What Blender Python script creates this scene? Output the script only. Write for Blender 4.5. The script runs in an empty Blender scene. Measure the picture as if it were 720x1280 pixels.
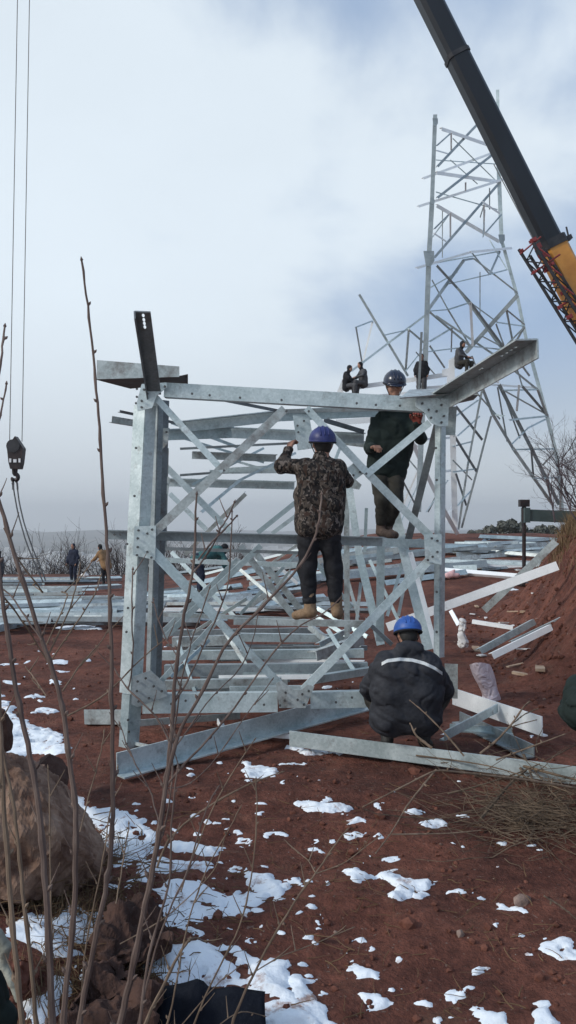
import bpy, bmesh, math, random
import numpy as np
from mathutils import Vector, Matrix
from mathutils.bvhtree import BVHTree
random.seed(7); RNG = np.random.default_rng(7)
sc = bpy.context.scene
COL = sc.collection
CAMZ = 2.0; FPX = 1000.0; HV = 650.0
def F(u, v, Y):
    """world point seen near (u, v) of the 720x1280 photo, Y metres away"""
    return np.array([(u-360)/FPX*Y, Y, CAMZ-(v-HV)/FPX*Y])

# ------------------------------------------------------------------ noise + terrain
def _hash(ix, iy, s):
    n = (ix*374761393 + iy*668265263 + s*1442695041) & 0x7fffffff
    n = ((n ^ (n >> 13))*1274126177) & 0x7fffffff
    return ((n ^ (n >> 16)) & 0xffff)/65535.0
def vnoise(x, y, s=0):
    x = np.asarray(x, float); y = np.asarray(y, float)
    ix = np.floor(x).astype(np.int64); iy = np.floor(y).astype(np.int64)
    fx = x-ix; fy = y-iy; fx = fx*fx*(3-2*fx); fy = fy*fy*(3-2*fy)
    a = _hash(ix, iy, s); b = _hash(ix+1, iy, s); c = _hash(ix, iy+1, s); d = _hash(ix+1, iy+1, s)
    return (a+(b-a)*fx)*(1-fy)+(c+(d-c)*fx)*fy
def fbm(x, y, o=4, s=0):
    r = 0; a = .5; t = 0
    for i in range(o):
        r = r+a*vnoise(x*2**i, y*2**i, s+i*17); t += a; a *= .5
    return r/t-.5
def sm(t): t = np.clip(t, 0, 1); return t*t*(3-2*t)
def terr(x, y):
    x = np.asarray(x, float); y = np.asarray(y, float)
    z = -0.65*sm((y-13)/21)*sm((2-x)/8)
    z = z+1.35*sm((y-16)/14)*sm((x+4)/9)
    z = z-4*sm((y-39)/9)-62*sm((y-44)/260)
    z = z+34*sm((y-1300)/1400)*(0.35+1.6*np.clip(fbm(x/700, y/900, 3, 5)+.25, 0, 1))
    xf = np.where(y > 9.5, 2.5+(y-9.5)*.20, 2.5+(9.5-y)*.5)
    bk = sm((x-xf)/2.3)**1.25
    bf = (1-sm((y-14.5)/6))
    z = z+2.35*bk*bf+np.sqrt(bk*bf)*.55*fbm(x*1.5, y*1.5, 5, 9)+np.sqrt(bk)*bf*np.abs(fbm(x*3.3, y*3.3, 3, 19))*.35
    z = z+.30*np.exp(-((x+1.25)**2/.5+(y-3.3)**2/.9))
    near = np.exp(-np.maximum(y-3, 0)/18)
    z = z+fbm(x*.7, y*.7, 3, 2)*.16*sm((y-3)/3)*(y < 300)+fbm(x*3.1, y*3.1, 4, 3)*.11*near
    z = z+np.maximum(fbm(x*9, y*9, 3, 4), 0)*.07*near
    return z
def tz(x, y): return float(terr(x, y))
def G(u, v, lift=0.0):
    """where the view ray through (u, v) meets the ground"""
    d = F(u, v, 1.0)-np.array([0, 0, CAMZ])
    Y = np.concatenate([np.arange(1.2, 20, .01), np.arange(20, 60, .05)])
    zz = CAMZ+d[2]*Y; g = terr(d[0]*Y, Y)
    k = np.nonzero(zz <= g)[0]
    i = k[0] if len(k) else len(Y)-1
    return np.array([d[0]*Y[i], Y[i], g[i]+lift])

# ------------------------------------------------------------------ object helpers
def obj(name, V, Fc, mat, parent=None, origin=None, smooth=False):
    V = np.asarray(V, float)
    if parent is not None: o0 = np.array(parent['_o'])
    elif origin is not None: o0 = np.asarray(origin, float)
    else: o0 = V[np.argmin(V[:, 2])]
    me = bpy.data.meshes.new(name); me.from_pydata([tuple(p) for p in (V-o0)], [], [tuple(int(i) for i in f) for f in Fc]); me.update()
    if smooth: me.polygons.foreach_set('use_smooth', [True]*len(me.polygons))
    if mat: me.materials.append(mat)
    o = bpy.data.objects.new(name, me); COL.objects.link(o)
    o['_o'] = [float(a) for a in o0]
    if parent is not None: o.parent = parent
    else: o.location = o0
    if parent is not None and parent.type == 'MESH': pass
    return o
def thing(name, label, cat, loc, group=None):
    o = bpy.data.objects.new(name, None); COL.objects.link(o); o.empty_display_size = .2
    o.location = tuple(loc); o['_o'] = [float(a) for a in loc]
    o['label'] = label; o['category'] = cat
    if group: o['group'] = group
    return o
def tag(o, label, cat, group=None):
    o['label'] = label; o['category'] = cat
    if group: o['group'] = group
    return o
def kind(o, k): o['kind'] = k; return o
class MB:
    def __init__(s): s.V = []; s.F = []; s.n = 0
    def add(s, V, Fc):
        V = np.asarray(V, float); s.V.append(V); s.F += [tuple(i+s.n for i in f) for f in Fc]; s.n += len(V)
    def box(s, c, ax, ay, az):
        """centre and three half-axis vectors"""
        c, ax, ay, az = [np.asarray(q, float) for q in (c, ax, ay, az)]
        if np.dot(np.cross(ax, ay), az) < 0: ax = -ax
        V = [c+i*ax+j*ay+k*az for i in (-1, 1) for j in (-1, 1) for k in (-1, 1)]
        s.add(V, [(0, 1, 3, 2), (4, 6, 7, 5), (0, 4, 5, 1), (2, 3, 7, 6), (0, 2, 6, 4), (1, 5, 7, 3)])
    def tube(s, pts, rad, n=6, cap=True):
        pts = np.asarray(pts, float); m = len(pts)
        rad = np.broadcast_to(np.asarray(rad, float), (m,))
        T = np.gradient(pts, axis=0); T /= np.linalg.norm(T, axis=1)[:, None]+1e-9
        ref = np.array([0, 0, 1.]) if abs(T[0][2]) < .9 else np.array([1., 0, 0])
        V = []
        for p, t, r in zip(pts, T, rad):
            a = np.cross(t, ref); na = np.linalg.norm(a)
            if na < 1e-6: a = np.array([1., 0, 0]); na = 1
            a = a/na; b = np.cross(t, a); ref = np.cross(a, t) if False else ref
            for k in range(n):
                th = 2*math.pi*k/n; V.append(p+r*(math.cos(th)*a+math.sin(th)*b))
        Fc = [(i*n+k, i*n+(k+1) % n, (i+1)*n+(k+1) % n, (i+1)*n+k) for i in range(m-1) for k in range(n)]
        if cap: Fc += [tuple(range(n-1, -1, -1)), tuple(range((m-1)*n, m*n))]
        s.add(V, Fc)
    def prism(s, poly, off):
        """3D polygon extruded by the vector off"""
        P = np.asarray(poly, float); n = len(P)
        V = np.vstack([P, P+np.asarray(off)])
        s.add(V, [tuple(range(n-1, -1, -1)), tuple(range(n, 2*n))]+[(i, (i+1) % n, n+(i+1) % n, n+i) for i in range(n)])
    def build(s, name, mat, parent=None, origin=None, smooth=False):
        return obj(name, np.vstack(s.V), s.F, mat, parent, origin, smooth)
def nrm(a): a = np.asarray(a, float); return a/(np.linalg.norm(a)+1e-12)
CAMP = np.array([0, 0, CAMZ])
def Langle(mb, p0, p1, w, edge=1, dw=None, t=None, n=None, back=1):
    """steel angle: one flange across the view, the other from its edge (edge=+1: upper/left edge)"""
    p0 = np.asarray(p0, float); p1 = np.asarray(p1, float)
    a = nrm(p1-p0); mid = (p0+p1)/2
    if n is None: n = nrm((CAMP-mid)*np.array([1, 1, .25]))
    c = nrm(np.cross(n, a)); n = nrm(np.cross(a, c))
    if c[2] < 0: c = -c
    if dw is None: dw = w
    if t is None: t = min(.012, max(.006, w*.09))
    L = np.linalg.norm(p1-p0)/2
    mb.box(mid-n*t/2, a*L, c*w/2, n*t/2)
    if dw > 0:
        e = c*edge*(w/2-t/2)
        mb.box(mid+e-n*back*(dw/2+t), a*L, c*t/2, n*(dw/2-.001))
def lb(name, parent, u0, v0, Y0, u1, v1, Y1, wpx, edge=1, dw=None, mat=None, back=1, n=None):
    mb = MB(); w = wpx*(Y0+Y1)/2/FPX
    Langle(mb, F(u0, v0, Y0), F(u1, v1, Y1), w, edge, None if dw is None else dw*(Y0+Y1)/2/FPX, back=back, n=n)
    return mb.build(name, mat or M['galv'], parent)

# ------------------------------------------------------------------ materials
M = {}
def newmat(name):
    m = bpy.data.materials.new(name); m.use_nodes = True
    nt = m.node_tree; b = nt.nodes['Principled BSDF']; return m, nt, b
def noisy(name, c0, c1, scale=5, rough=.85, metal=0, bump=.0, bscale=None, detail=6, c2=None, stretch=None, rr=0, spec=.5, bdist=.02, dist=0.0):
    m, nt, b = newmat(name); N = nt.nodes; L = nt.links
    tc = N.new('ShaderNodeTexCoord'); src = tc.outputs['Object']
    if stretch:
        mp = N.new('ShaderNodeMapping'); mp.inputs['Scale'].default_value = stretch; L.new(src, mp.inputs[0]); src = mp.outputs[0]
    nz = N.new('ShaderNodeTexNoise'); nz.inputs['Scale'].default_value = scale; nz.inputs['Detail'].default_value = detail; nz.inputs['Roughness'].default_value = .65
    nz.inputs['Distortion'].default_value = dist
    L.new(src, nz.inputs['Vector'])
    cr = N.new('ShaderNodeValToRGB'); e = cr.color_ramp.elements
    e[0].position = .33; e[0].color = (*c0, 1); e[1].position = .67; e[1].color = (*c1, 1)
    if c2: x = e.new(.5); x.color = (*c2, 1)
    L.new(nz.outputs['Fac'], cr.inputs[0]); L.new(cr.outputs[0], b.inputs['Base Color'])
    b.inputs['Metallic'].default_value = metal; b.inputs['Roughness'].default_value = rough
    b.inputs['Specular IOR Level'].default_value = spec
    if rr:
        mr = N.new('ShaderNodeMapRange'); mr.inputs['To Min'].default_value = rough-rr; mr.inputs['To Max'].default_value = rough+rr
        L.new(nz.outputs['Fac'], mr.inputs[0]); L.new(mr.outputs[0], b.inputs['Roughness'])
    if bump:
        n2 = N.new('ShaderNodeTexNoise'); n2.inputs['Scale'].default_value = bscale or scale*4; n2.inputs['Detail'].default_value = 6
        L.new(src, n2.inputs['Vector'])
        bp = N.new('ShaderNodeBump'); bp.inputs['Strength'].default_value = bump; bp.inputs['Distance'].default_value = bdist
        L.new(n2.outputs['Fac'], bp.inputs['Height']); L.new(bp.outputs[0], b.inputs['Normal'])
    m.diffuse_color = (*c1, 1)
    M[name] = m; return m
def galv(name, c0, c1, metal=.55, rough=.42, rust=0.0):
    m, nt, b = newmat(name); N = nt.nodes; L = nt.links
    tc = N.new('ShaderNodeTexCoord')
    vo = N.new('ShaderNodeTexVoronoi'); vo.inputs['Scale'].default_value = 55; L.new(tc.outputs['Object'], vo.inputs['Vector'])
    nz = N.new('ShaderNodeTexNoise'); nz.inputs['Scale'].default_value = 3.5; nz.inputs['Detail'].default_value = 9; nz.inputs['Roughness'].default_value = .7
    L.new(tc.outputs['Object'], nz.inputs['Vector'])
    ad = N.new('ShaderNodeMath'); ad.operation = 'MULTIPLY_ADD'; ad.inputs[1].default_value = .14
    sp = N.new('ShaderNodeSeparateColor'); L.new(vo.outputs['Color'], sp.inputs[0]); L.new(sp.outputs[0], ad.inputs[0]); L.new(nz.outputs['Fac'], ad.inputs[2])
    cr = N.new('ShaderNodeValToRGB'); e = cr.color_ramp.elements
    e[0].position = .36; e[0].color = (*c0, 1); e[1].position = .74; e[1].color = (*c1, 1)
    L.new(ad.outputs[0], cr.inputs[0]); out = cr.outputs[0]
    # dirt / mud scuffs
    n3 = N.new('ShaderNodeTexNoise'); n3.inputs['Scale'].default_value = 6; n3.inputs['Detail'].default_value = 8; n3.inputs['Roughness'].default_value = .75
    mp = N.new('ShaderNodeMapping'); mp.inputs['Location'].default_value = (3, 7, 1); L.new(tc.outputs['Object'], mp.inputs[0]); L.new(mp.outputs[0], n3.inputs['Vector'])
    c3 = N.new('ShaderNodeValToRGB'); c3.color_ramp.elements[0].position = .60-.14*rust; c3.color_ramp.elements[1].position = .74
    L.new(n3.outputs['Fac'], c3.inputs[0])
    mx = N.new('ShaderNodeMix'); mx.data_type = 'RGBA'; mx.inputs['B'].default_value = (.10, .06, .045, 1)
    ml = N.new('ShaderNodeMath'); ml.operation = 'MULTIPLY'; ml.inputs[1].default_value = .55+.4*rust
    L.new(c3.outputs[0], ml.inputs[0]); L.new(ml.outputs[0], mx.inputs['Factor']); L.new(out, mx.inputs['A']); L.new(mx.outputs['Result'], b.inputs['Base Color'])
    b.inputs['Metallic'].default_value = metal
    mr = N.new('ShaderNodeMapRange'); mr.inputs['To Min'].default_value = rough-.12; mr.inputs['To Max'].default_value = rough+.18; L.new(nz.outputs['Fac'], mr.inputs[0]); L.new(mr.outputs[0], b.inputs['Roughness'])
    bp = N.new('ShaderNodeBump'); bp.inputs['Strength'].default_value = .15; bp.inputs['Distance'].default_value = .01; L.new(nz.outputs['Fac'], bp.inputs['Height']); L.new(bp.outputs[0], b.inputs['Normal'])
    M[name] = m; return m
galv('galv', (.35, .43, .44), (.64, .72, .73), metal=.42, rust=.35)
galv('galv_muddy', (.30, .35, .35), (.55, .60, .60), metal=.35, rust=.9)
galv('galv_sunlit', (.80, .83, .84), (.93, .95, .96), metal=0, rough=.5)  # lit copy of the steel: sun glare put into the pale base colour
galv('galv_cool', (.27, .35, .37), (.50, .59, .61), metal=.5, rough=.36, rust=.35)
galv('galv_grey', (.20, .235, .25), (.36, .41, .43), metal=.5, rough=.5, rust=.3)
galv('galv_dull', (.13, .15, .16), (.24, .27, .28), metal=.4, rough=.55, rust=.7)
galv('galv_rusty_shade', (.07, .06, .06), (.13, .12, .12), metal=.3, rough=.6, rust=1.2)  # rust, plus underside shade put into the dark base colour
noisy('bolt_steel', (.05, .05, .05), (.14, .14, .14), 20, .5, .8)
noisy('cloth_black', (.010, .010, .012), (.022, .022, .026), 14, .85, bump=.4, bscale=30, spec=.25)
noisy('cloth_jacket', (.016, .017, .022), (.034, .036, .044), 9, .75, bump=.5, bscale=22, spec=.3)
noisy('cloth_green', (.008, .014, .013), (.018, .028, .025), 9, .85, bump=.4, bscale=22, spec=.25)
noisy('cloth_olive', (.024, .023, .020), (.05, .046, .038), 9, .9, bump=.4, bscale=22, spec=.2)
noisy('cloth_navy', (.008, .011, .026), (.02, .026, .05), 9, .85, bump=.3, spec=.25)
noisy('cloth_tan', (.20, .115, .055), (.34, .21, .11), 9, .9, bump=.3, spec=.2)
noisy('cloth_teal', (.03, .09, .095), (.06, .15, .15), 9, .9, bump=.3, spec=.2)
noisy('cloth_grey', (.05, .05, .055), (.1, .1, .105), 9, .9, bump=.3, spec=.2)
noisy('boot_tan', (.17, .11, .065), (.30, .205, .13), 14, .9, bump=.4, bscale=40, spec=.2)
noisy('boot_brown', (.07, .05, .04), (.14, .10, .08), 14, .9, bump=.4, bscale=40, spec=.2)
noisy('boot_black', (.012, .012, .012), (.03, .028, .026), 14, .7)
noisy('skin', (.30, .15, .10), (.42, .23, .16), 12, .6, spec=.35)
noisy('glove_red', (.16, .03, .02), (.28, .06, .04), 12, .9)
noisy('hair', (.01, .01, .01), (.02, .018, .016), 40, .7)
noisy('helmet_navy', (.012, .018, .10), (.028, .036, .17), 5, .45, bump=.1, bscale=6)
noisy('helmet_black', (.008, .012, .028), (.016, .022, .045), 3, .25, bump=.1, bscale=6)
noisy('helmet_blue', (.015, .075, .30), (.04, .125, .44), 5, .5, bump=.1, bscale=6)
noisy('reflective', (.48, .50, .50), (.62, .64, .64), 30, .5)
noisy('pink_sticker', (.7, .25, .35), (.8, .35, .45), 30, .5)
noisy('white_paint', (.7, .7, .7), (.8, .8, .8), 8, .5)
noisy('bark', (.085, .058, .05), (.20, .15, .125), 30, .8, bump=.5, bscale=60, c2=(.13, .092, .078), stretch=(1, 1, .15), spec=.3, bdist=.004)
noisy('bark_pale', (.11, .078, .056), (.24, .175, .125), 30, .85, bump=.4, bscale=60, stretch=(1, 1, .2), spec=.25, bdist=.004)
noisy('brush', (.06, .043, .032), (.20, .145, .10), 6, .9, spec=.15)
noisy('bark_far', (.055, .045, .045), (.11, .09, .085), 2, .95, spec=.1)
noisy('bark_purple', (.06, .045, .05), (.14, .11, .12), 2, .95, spec=.1)
noisy('straw', (.10, .068, .038), (.24, .17, .10), 1.2, .95, spec=.1)
noisy('straw_dark', (.09, .055, .03), (.2, .13, .075), 1.2, .95, spec=.1)
noisy('rock_tan', (.09, .048, .035), (.38, .27, .20), 3.2, .95, bump=1.0, bscale=9, c2=(.22, .14, .10), bdist=.05, spec=.2)
noisy('rock_dark', (.035, .020, .017), (.10, .055, .042), 3.5, .95, bump=.9, bscale=11, bdist=.05, spec=.2)
noisy('clod', (.07, .028, .021), (.19, .08, .056), 5, .97, bump=.8, bscale=20, spec=.12)
noisy('clod_pale', (.15, .09, .07), (.32, .24, .2), 5, .97, bump=.8, bscale=20, spec=.12)
noisy('boom_black', (.004, .006, .010), (.009, .012, .018), 1.5, .45, metal=0, spec=.4, stretch=(1, 1, .3))
noisy('boom_orange', (.42, .17, .025), (.60, .27, .05), 2, .5, bump=.1)
noisy('crane_red', (.16, .018, .02), (.28, .04, .04), 5, .6)
noisy('dark_steel', (.02, .02, .024), (.05, .05, .055), 5, .6, metal=.4)
noisy('hook_dark', (.012, .010, .012), (.045, .03, .03), 7, .5, metal=.4)
noisy('rope', (.10, .10, .10), (.18, .18, .18), 30, .7, metal=.3)
noisy('outrigger_green', (.028, .05, .052), (.05, .08, .08), 4, .6)
noisy('black_cloth', (.004, .005, .009), (.010, .012, .018), 6, .9, bump=.9, bscale=14, spec=.12)
noisy('khaki', (.20, .20, .16), (.32, .32, .27), 14, .9, bump=.4)
noisy('green_plastic', (.04, .26, .03), (.08, .4, .06), 8, .5)
noisy('pink_cloth', (.55, .32, .33), (.72, .48, .48), 8, .8)
noisy('rubber', (.015, .015, .015), (.03, .03, .03), 8, .9)
noisy('glass_dark', (.02, .03, .04), (.03, .04, .05), 2, .1)
noisy('town_wall', (.45, .44, .43), (.75, .74, .72), .05, .9)
noisy('hazed_wood', (.10, .11, .10), (.17, .17, .15), .3, 1, spec=.05)  # far shrubs: base colour lightened to paint in haze
noisy('plank', (.30, .20, .13), (.48, .36, .26), 4, .9, stretch=(.3, 4, 4), bump=.3)
noisy('paper_white', (.62, .60, .58), (.78, .77, .76), 8, .8)
def camo():
    m, nt, b = newmat('camo'); N = nt.nodes; L = nt.links
    tc = N.new('ShaderNodeTexCoord'); mp = N.new('ShaderNodeMapping'); mp.inputs['Scale'].default_value = (1.5, 1.5, 1); L.new(tc.outputs['Object'], mp.inputs[0])
    cur = None
    for i, (s, th, c) in enumerate([(15, .50, (.075, .060, .050)), (19, .555, (.012, .011, .011)), (25, .60, (.15, .125, .11)), (13, .62, (.045, .028, .022))]):
        nz = N.new('ShaderNodeTexNoise'); nz.inputs['Scale'].default_value = s; nz.inputs['Detail'].default_value = 1.5; nz.inputs['Distortion'].default_value = .7
        m2 = N.new('ShaderNodeMapping'); m2.inputs['Location'].default_value = (i*3.1, i*1.7, i*.9); L.new(mp.outputs[0], m2.inputs[0]); L.new(m2.outputs[0], nz.inputs['Vector'])
        gt = N.new('ShaderNodeMath'); gt.operation = 'GREATER_THAN'; gt.inputs[1].default_value = th; L.new(nz.outputs['Fac'], gt.inputs[0])
        mx = N.new('ShaderNodeMix'); mx.data_type = 'RGBA'; mx.inputs['B'].default_value = (*c, 1)
        if cur is None: mx.inputs['A'].default_value = (.024, .02, .019, 1)
        else: L.new(cur, mx.inputs['A'])
        L.new(gt.outputs[0], mx.inputs['Factor']); cur = mx.outputs['Result']
    L.new(cur, b.inputs['Base Color']); b.inputs['Roughness'].default_value = .9; b.inputs['Specular IOR Level'].default_value = .2
    n2 = N.new('ShaderNodeTexNoise'); n2.inputs['Scale'].default_value = 22; L.new(tc.outputs['Object'], n2.inputs['Vector'])
    bp = N.new('ShaderNodeBump'); bp.inputs['Strength'].default_value = .5; bp.inputs['Distance'].default_value = .02; L.new(n2.outputs['Fac'], bp.inputs['Height']); L.new(bp.outputs[0], b.inputs['Normal'])
    M['camo'] = m
camo()
def bagmat():
    m, nt, b = newmat('plastic_bag'); N = nt.nodes; L = nt.links
    b.inputs['Base Color'].default_value = (.72, .62, .66, 1); b.inputs['Roughness'].default_value = .35
    b.inputs['Transmission Weight'].default_value = .1; b.inputs['Alpha'].default_value = .93
    tc = N.new('ShaderNodeTexCoord'); n2 = N.new('ShaderNodeTexNoise'); n2.inputs['Scale'].default_value = 9; n2.inputs['Distortion'].default_value = 2; L.new(tc.outputs['Object'], n2.inputs['Vector'])
    bp = N.new('ShaderNodeBump'); bp.inputs['Strength'].default_value = .9; bp.inputs['Distance'].default_value = .04; L.new(n2.outputs['Fac'], bp.inputs['Height']); L.new(bp.outputs[0], b.inputs['Normal'])
    M['plastic_bag'] = m
bagmat()
def snowmat():
    m, nt, b = newmat('snow'); N = nt.nodes; L = nt.links
    tc = N.new('ShaderNodeTexCoord'); nz = N.new('ShaderNodeTexNoise'); nz.inputs['Scale'].default_value = 7; nz.inputs['Detail'].default_value = 9; nz.inputs['Roughness'].default_value = .7; L.new(tc.outputs['Object'], nz.inputs['Vector'])
    cr = N.new('ShaderNodeValToRGB'); e = cr.color_ramp.elements
    e[0].position = .33; e[0].color = (.36, .25, .22, 1); e[1].position = .44; e[1].color = (.80, .85, .90, 1)
    L.new(nz.outputs['Fac'], cr.inputs[0]); L.new(cr.outputs[0], b.inputs['Base Color'])
    b.inputs['Roughness'].default_value = .8
    n2 = N.new('ShaderNodeTexNoise'); n2.inputs['Scale'].default_value = 28; n2.inputs['Detail'].default_value = 6; L.new(tc.outputs['Object'], n2.inputs['Vector'])
    bp = N.new('ShaderNodeBump'); bp.inputs['Strength'].default_value = .55; bp.inputs['Distance'].default_value = .015; L.new(n2.outputs['Fac'], bp.inputs['Height']); L.new(bp.outputs[0], b.inputs['Normal'])
    M['snow'] = m
snowmat()
def groundmat():
    m, nt, b = newmat('red_earth'); N = nt.nodes; L = nt.links
    tc = N.new('ShaderNodeTexCoord')
    def nz(s, d=8, r=.7, loc=(0, 0, 0)):
        mp = N.new('ShaderNodeMapping'); mp.inputs['Location'].default_value = loc; L.new(tc.outputs['Object'], mp.inputs[0])
        n = N.new('ShaderNodeTexNoise'); n.inputs['Scale'].default_value = s; n.inputs['Detail'].default_value = d; n.inputs['Roughness'].default_value = r; L.new(mp.outputs[0], n.inputs['Vector']); return n.outputs['Fac']
    def ramp(f, p0, c0, p1, c1):
        cr = N.new('ShaderNodeValToRGB'); e = cr.color_ramp.elements; e[0].position = p0; e[0].color = c0; e[1].position = p1; e[1].color = c1; L.new(f, cr.inputs[0]); return cr.outputs[0]
    def mix(f, a, bb, mode='MIX'):
        mx = N.new('ShaderNodeMix'); mx.data_type = 'RGBA'; mx.blend_type = mode
        for k, s in (('Factor', f), ('A', a), ('B', bb)):
            if isinstance(s, (tuple, float)): mx.inputs[k].default_value = s
            else: L.new(s, mx.inputs[k])
        return mx.outputs['Result']
    W = (1, 1, 1, 1); K = (0, 0, 0, 1)
    base = ramp(nz(1.1), .34, (.092, .036, .028, 1), .66, (.215, .086, .060, 1))
    base = mix(ramp(nz(.55, 7, .7, (9, 4, 0)), .50, K, .62, (.6, .6, .6, 1)), base, (.050, .021, .018, 1))   # wet patches
    base = mix(ramp(nz(2.1, 8, .7, (3, 14, 0)), .58, K, .70, (.55, .55, .55, 1)), base, (.23, .105, .072, 1))   # dry crumbly patches
    fine = ramp(nz(16, 8), .3, (.55, .55, .55, 1), .75, (1.45, 1.4, 1.35, 1))
    c = mix(1.0, base, fine, 'MULTIPLY')
    c = mix(ramp(nz(3.3, 9, .7, (5, 2, 0)), .56, K, .74, (.7, .7, .7, 1)), c, (.15, .088, .06, 1))      # trampled dry dirt
    c = mix(ramp(nz(34, 3, .5, (1, 8, 0)), .66, K, .72, (.55, .55, .55, 1)), c, (.26, .20, .165, 1))   # straw and stone specks
    # beyond the plateau: fields and scrub
    se = N.new('ShaderNodeSeparateXYZ'); L.new(tc.outputs['Object'], se.inputs[0])
    mr = N.new('ShaderNodeMapRange'); mr.inputs['From Min'].default_value = 37; mr.inputs['From Max'].default_value = 46; L.new(se.outputs['Y'], mr.inputs[0])
    far = ramp(nz(.012, 8, .65), .38, (.05, .055, .04, 1), .62, (.17, .14, .11, 1))
    c = mix(mr.outputs[0], c, far)
    # dry-grass bank top to the right
    mg = N.new('ShaderNodeMapRange'); mg.inputs['From Min'].default_value = 1.5; mg.inputs['From Max'].default_value = 2.3; L.new(se.outputs['Z'], mg.inputs[0])
    gm = ramp(nz(2, 6), .35, (.10, .065, .035, 1), .65, (.2, .14, .08, 1))
    c = mix(mg.outputs[0], c, gm)
    L.new(c, b.inputs['Base Color']); b.inputs['Roughness'].default_value = .93; b.inputs['Specular IOR Level'].default_value = .18
    ad = N.new('ShaderNodeMath'); ad.operation = 'ADD'; L.new(nz(7, 10, .75), ad.inputs[0]); L.new(nz(45, 5, .6), ad.inputs[1])
    bp = N.new('ShaderNodeBump'); bp.inputs['Strength'].default_value = .8; bp.inputs['Distance'].default_value = .035; L.new(ad.outputs[0], bp.inputs['Height']); L.new(bp.outputs[0], b.inputs['Normal'])
    M['ground'] = m
groundmat()
HAZE = 0.0005; SUN_E = 2.1
CLOUD_THIN = (.34, .46, .66); CLOUD_THICK = (.74, .83, .91); CLOUD_LOW = (.60, .66, .72)
# ------------------------------------------------------------------ ground sheet
def gline(a, b, step, far, grow):
    L = list(np.arange(a, b, step)); s = step
    while L[-1] < far: s *= grow; L.append(L[-1]+s)
    return L
ys = np.array(gline(-4, 13, .055, 3400, 1.045))
xr = gline(0, 5.0, .055, 2600, 1.06); xs = np.array([-a for a in xr[:0:-1]]+xr)
X, Y = np.meshgrid(xs, ys); Z = terr(X, Y)
nx, ny = len(xs), len(ys)
I = np.arange(nx*ny).reshape(ny, nx)
Fq = np.stack([I[:-1, :-1], I[:-1, 1:], I[1:, 1:], I[1:, :-1]], -1).reshape(-1, 4)
me = bpy.data.meshes.new('ground'); me.from_pydata(np.stack([X, Y, Z], -1).reshape(-1, 3).tolist(), [], Fq.tolist()); me.update()
me.polygons.foreach_set('use_smooth', [True]*len(me.polygons)); me.materials.append(M['ground'])
g = bpy.data.objects.new('ground', me); COL.objects.link(g); g['kind'] = 'structure'

def gz_(x, y):
    """height of the ground mesh itself"""
    i = np.clip(np.searchsorted(xs, x)-1, 0, nx-2); j = np.clip(np.searchsorted(ys, y)-1, 0, ny-2)
    a = (x-xs[i])/(xs[i+1]-xs[i]); b = (y-ys[j])/(ys[j+1]-ys[j])
    return (Z[j, i]*(1-a)+Z[j, i+1]*a)*(1-b)+(Z[j+1, i]*(1-a)+Z[j+1, i+1]*a)*b
# ------------------------------------------------------------------ snow lying on the ground
def pip(P, x, y):
    """signed distance (positive inside) to polygon P"""
    P = np.asarray(P, float); n = len(P); ins = np.zeros(x.shape, bool); d = np.full(x.shape, 1e9)
    for i in range(n):
        a = P[i]; b = P[(i+1) % n]
        cond = ((a[1] > y) != (b[1] > y)); dy = (b[1]-a[1]) if abs(b[1]-a[1]) > 1e-9 else 1e-9
        ins ^= cond & (x < (b[0]-a[0])*(y-a[1])/dy+a[0])
        e = b-a; t = np.clip(((x-a[0])*e[0]+(y-a[1])*e[1])/(e@e+1e-12), 0, 1)
        d = np.minimum(d, np.hypot(x-a[0]-t*e[0], y-a[1]-t*e[1]))
    return np.where(ins, d, -d)
SN = [[(55,980),(100,990),(120,1005),(165,1020),(192,1028),(200,1067),(215,1072),(280,1080),(270,1091),(190,1090),(182,1108),(165,1092),(145,1085),(135,1060),(110,1035),(75,1010),(60,990)],
 [(215,1055),(280,1061),(270,1071),(217,1067)],
 [(282,1072),(315,1085),(345,1093),(358,1108),(368,1130),(345,1125),(320,1110),(300,1090)],
 [(190,1110),(220,1102),(250,1105),(300,1120),(340,1120),(322,1132),(300,1130),(320,1150),(290,1142),(260,1150),(250,1160),(270,1175),(310,1185),(350,1205),(372,1240),(420,1290),(330,1290),(300,1240),(250,1232),(215,1235),(170,1210),(180,1200),(215,1190),(220,1180),(235,1170),(200,1160),(185,1135)],
 [(10,1160),(35,1152),(122,1142),(120,1170),(90,1180),(78,1205),(78,1250),(68,1290),(35,1290),(32,1255),(55,1240),(60,1210),(40,1200),(20,1175)],
 [(0,868),(15,885),(35,905),(60,912),(88,928),(82,945),(40,940),(20,950),(-10,950),(-10,868)],
 [(303,952),(318,958),(347,960),(342,970),(308,972)], [(358,934),(395,936),(425,942),(380,943)]]
def C8(L): return [(360+a/2, 960+b/2) for a, b in L]
SN += [C8(a) for a in [[(25,92),(60,88),(200,96),(180,107),(90,110),(30,104)], [(140,250),(180,245),(180,265),(240,262),(290,280),(350,285),(340,299),(300,302),(280,317),(255,317),(275,297),(240,277),(180,276)],
 [(462,316),(510,320),(560,343),(632,370),(625,384),(570,368),(520,352),(510,337),(470,327)], [(130,450),(160,455),(190,480),(237,515),(225,530),(190,525),(150,510),(135,480)],
 [(185,565),(230,560),(265,580),(240,607),(205,602)], [(630,440),(680,430),(725,438),(725,478),(670,477),(640,460)], [(-5,530),(90,530),(60,550),(110,600),(125,650),(-5,650)],
 [(380,556),(452,556),(450,582),(400,582)], [(470,608),(540,610),(553,650),(480,650)], [(620,588),(660,588),(668,650),(620,650)]]]
def ell(u, v, a, b): return [(u+a*math.cos(t)*(1+.25*math.sin(3*t+u)), v+.75*b*math.sin(t)*(1+.3*math.cos(2*t+v))) for t in np.linspace(0, 6.28, 9)[:-1]]
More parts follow.
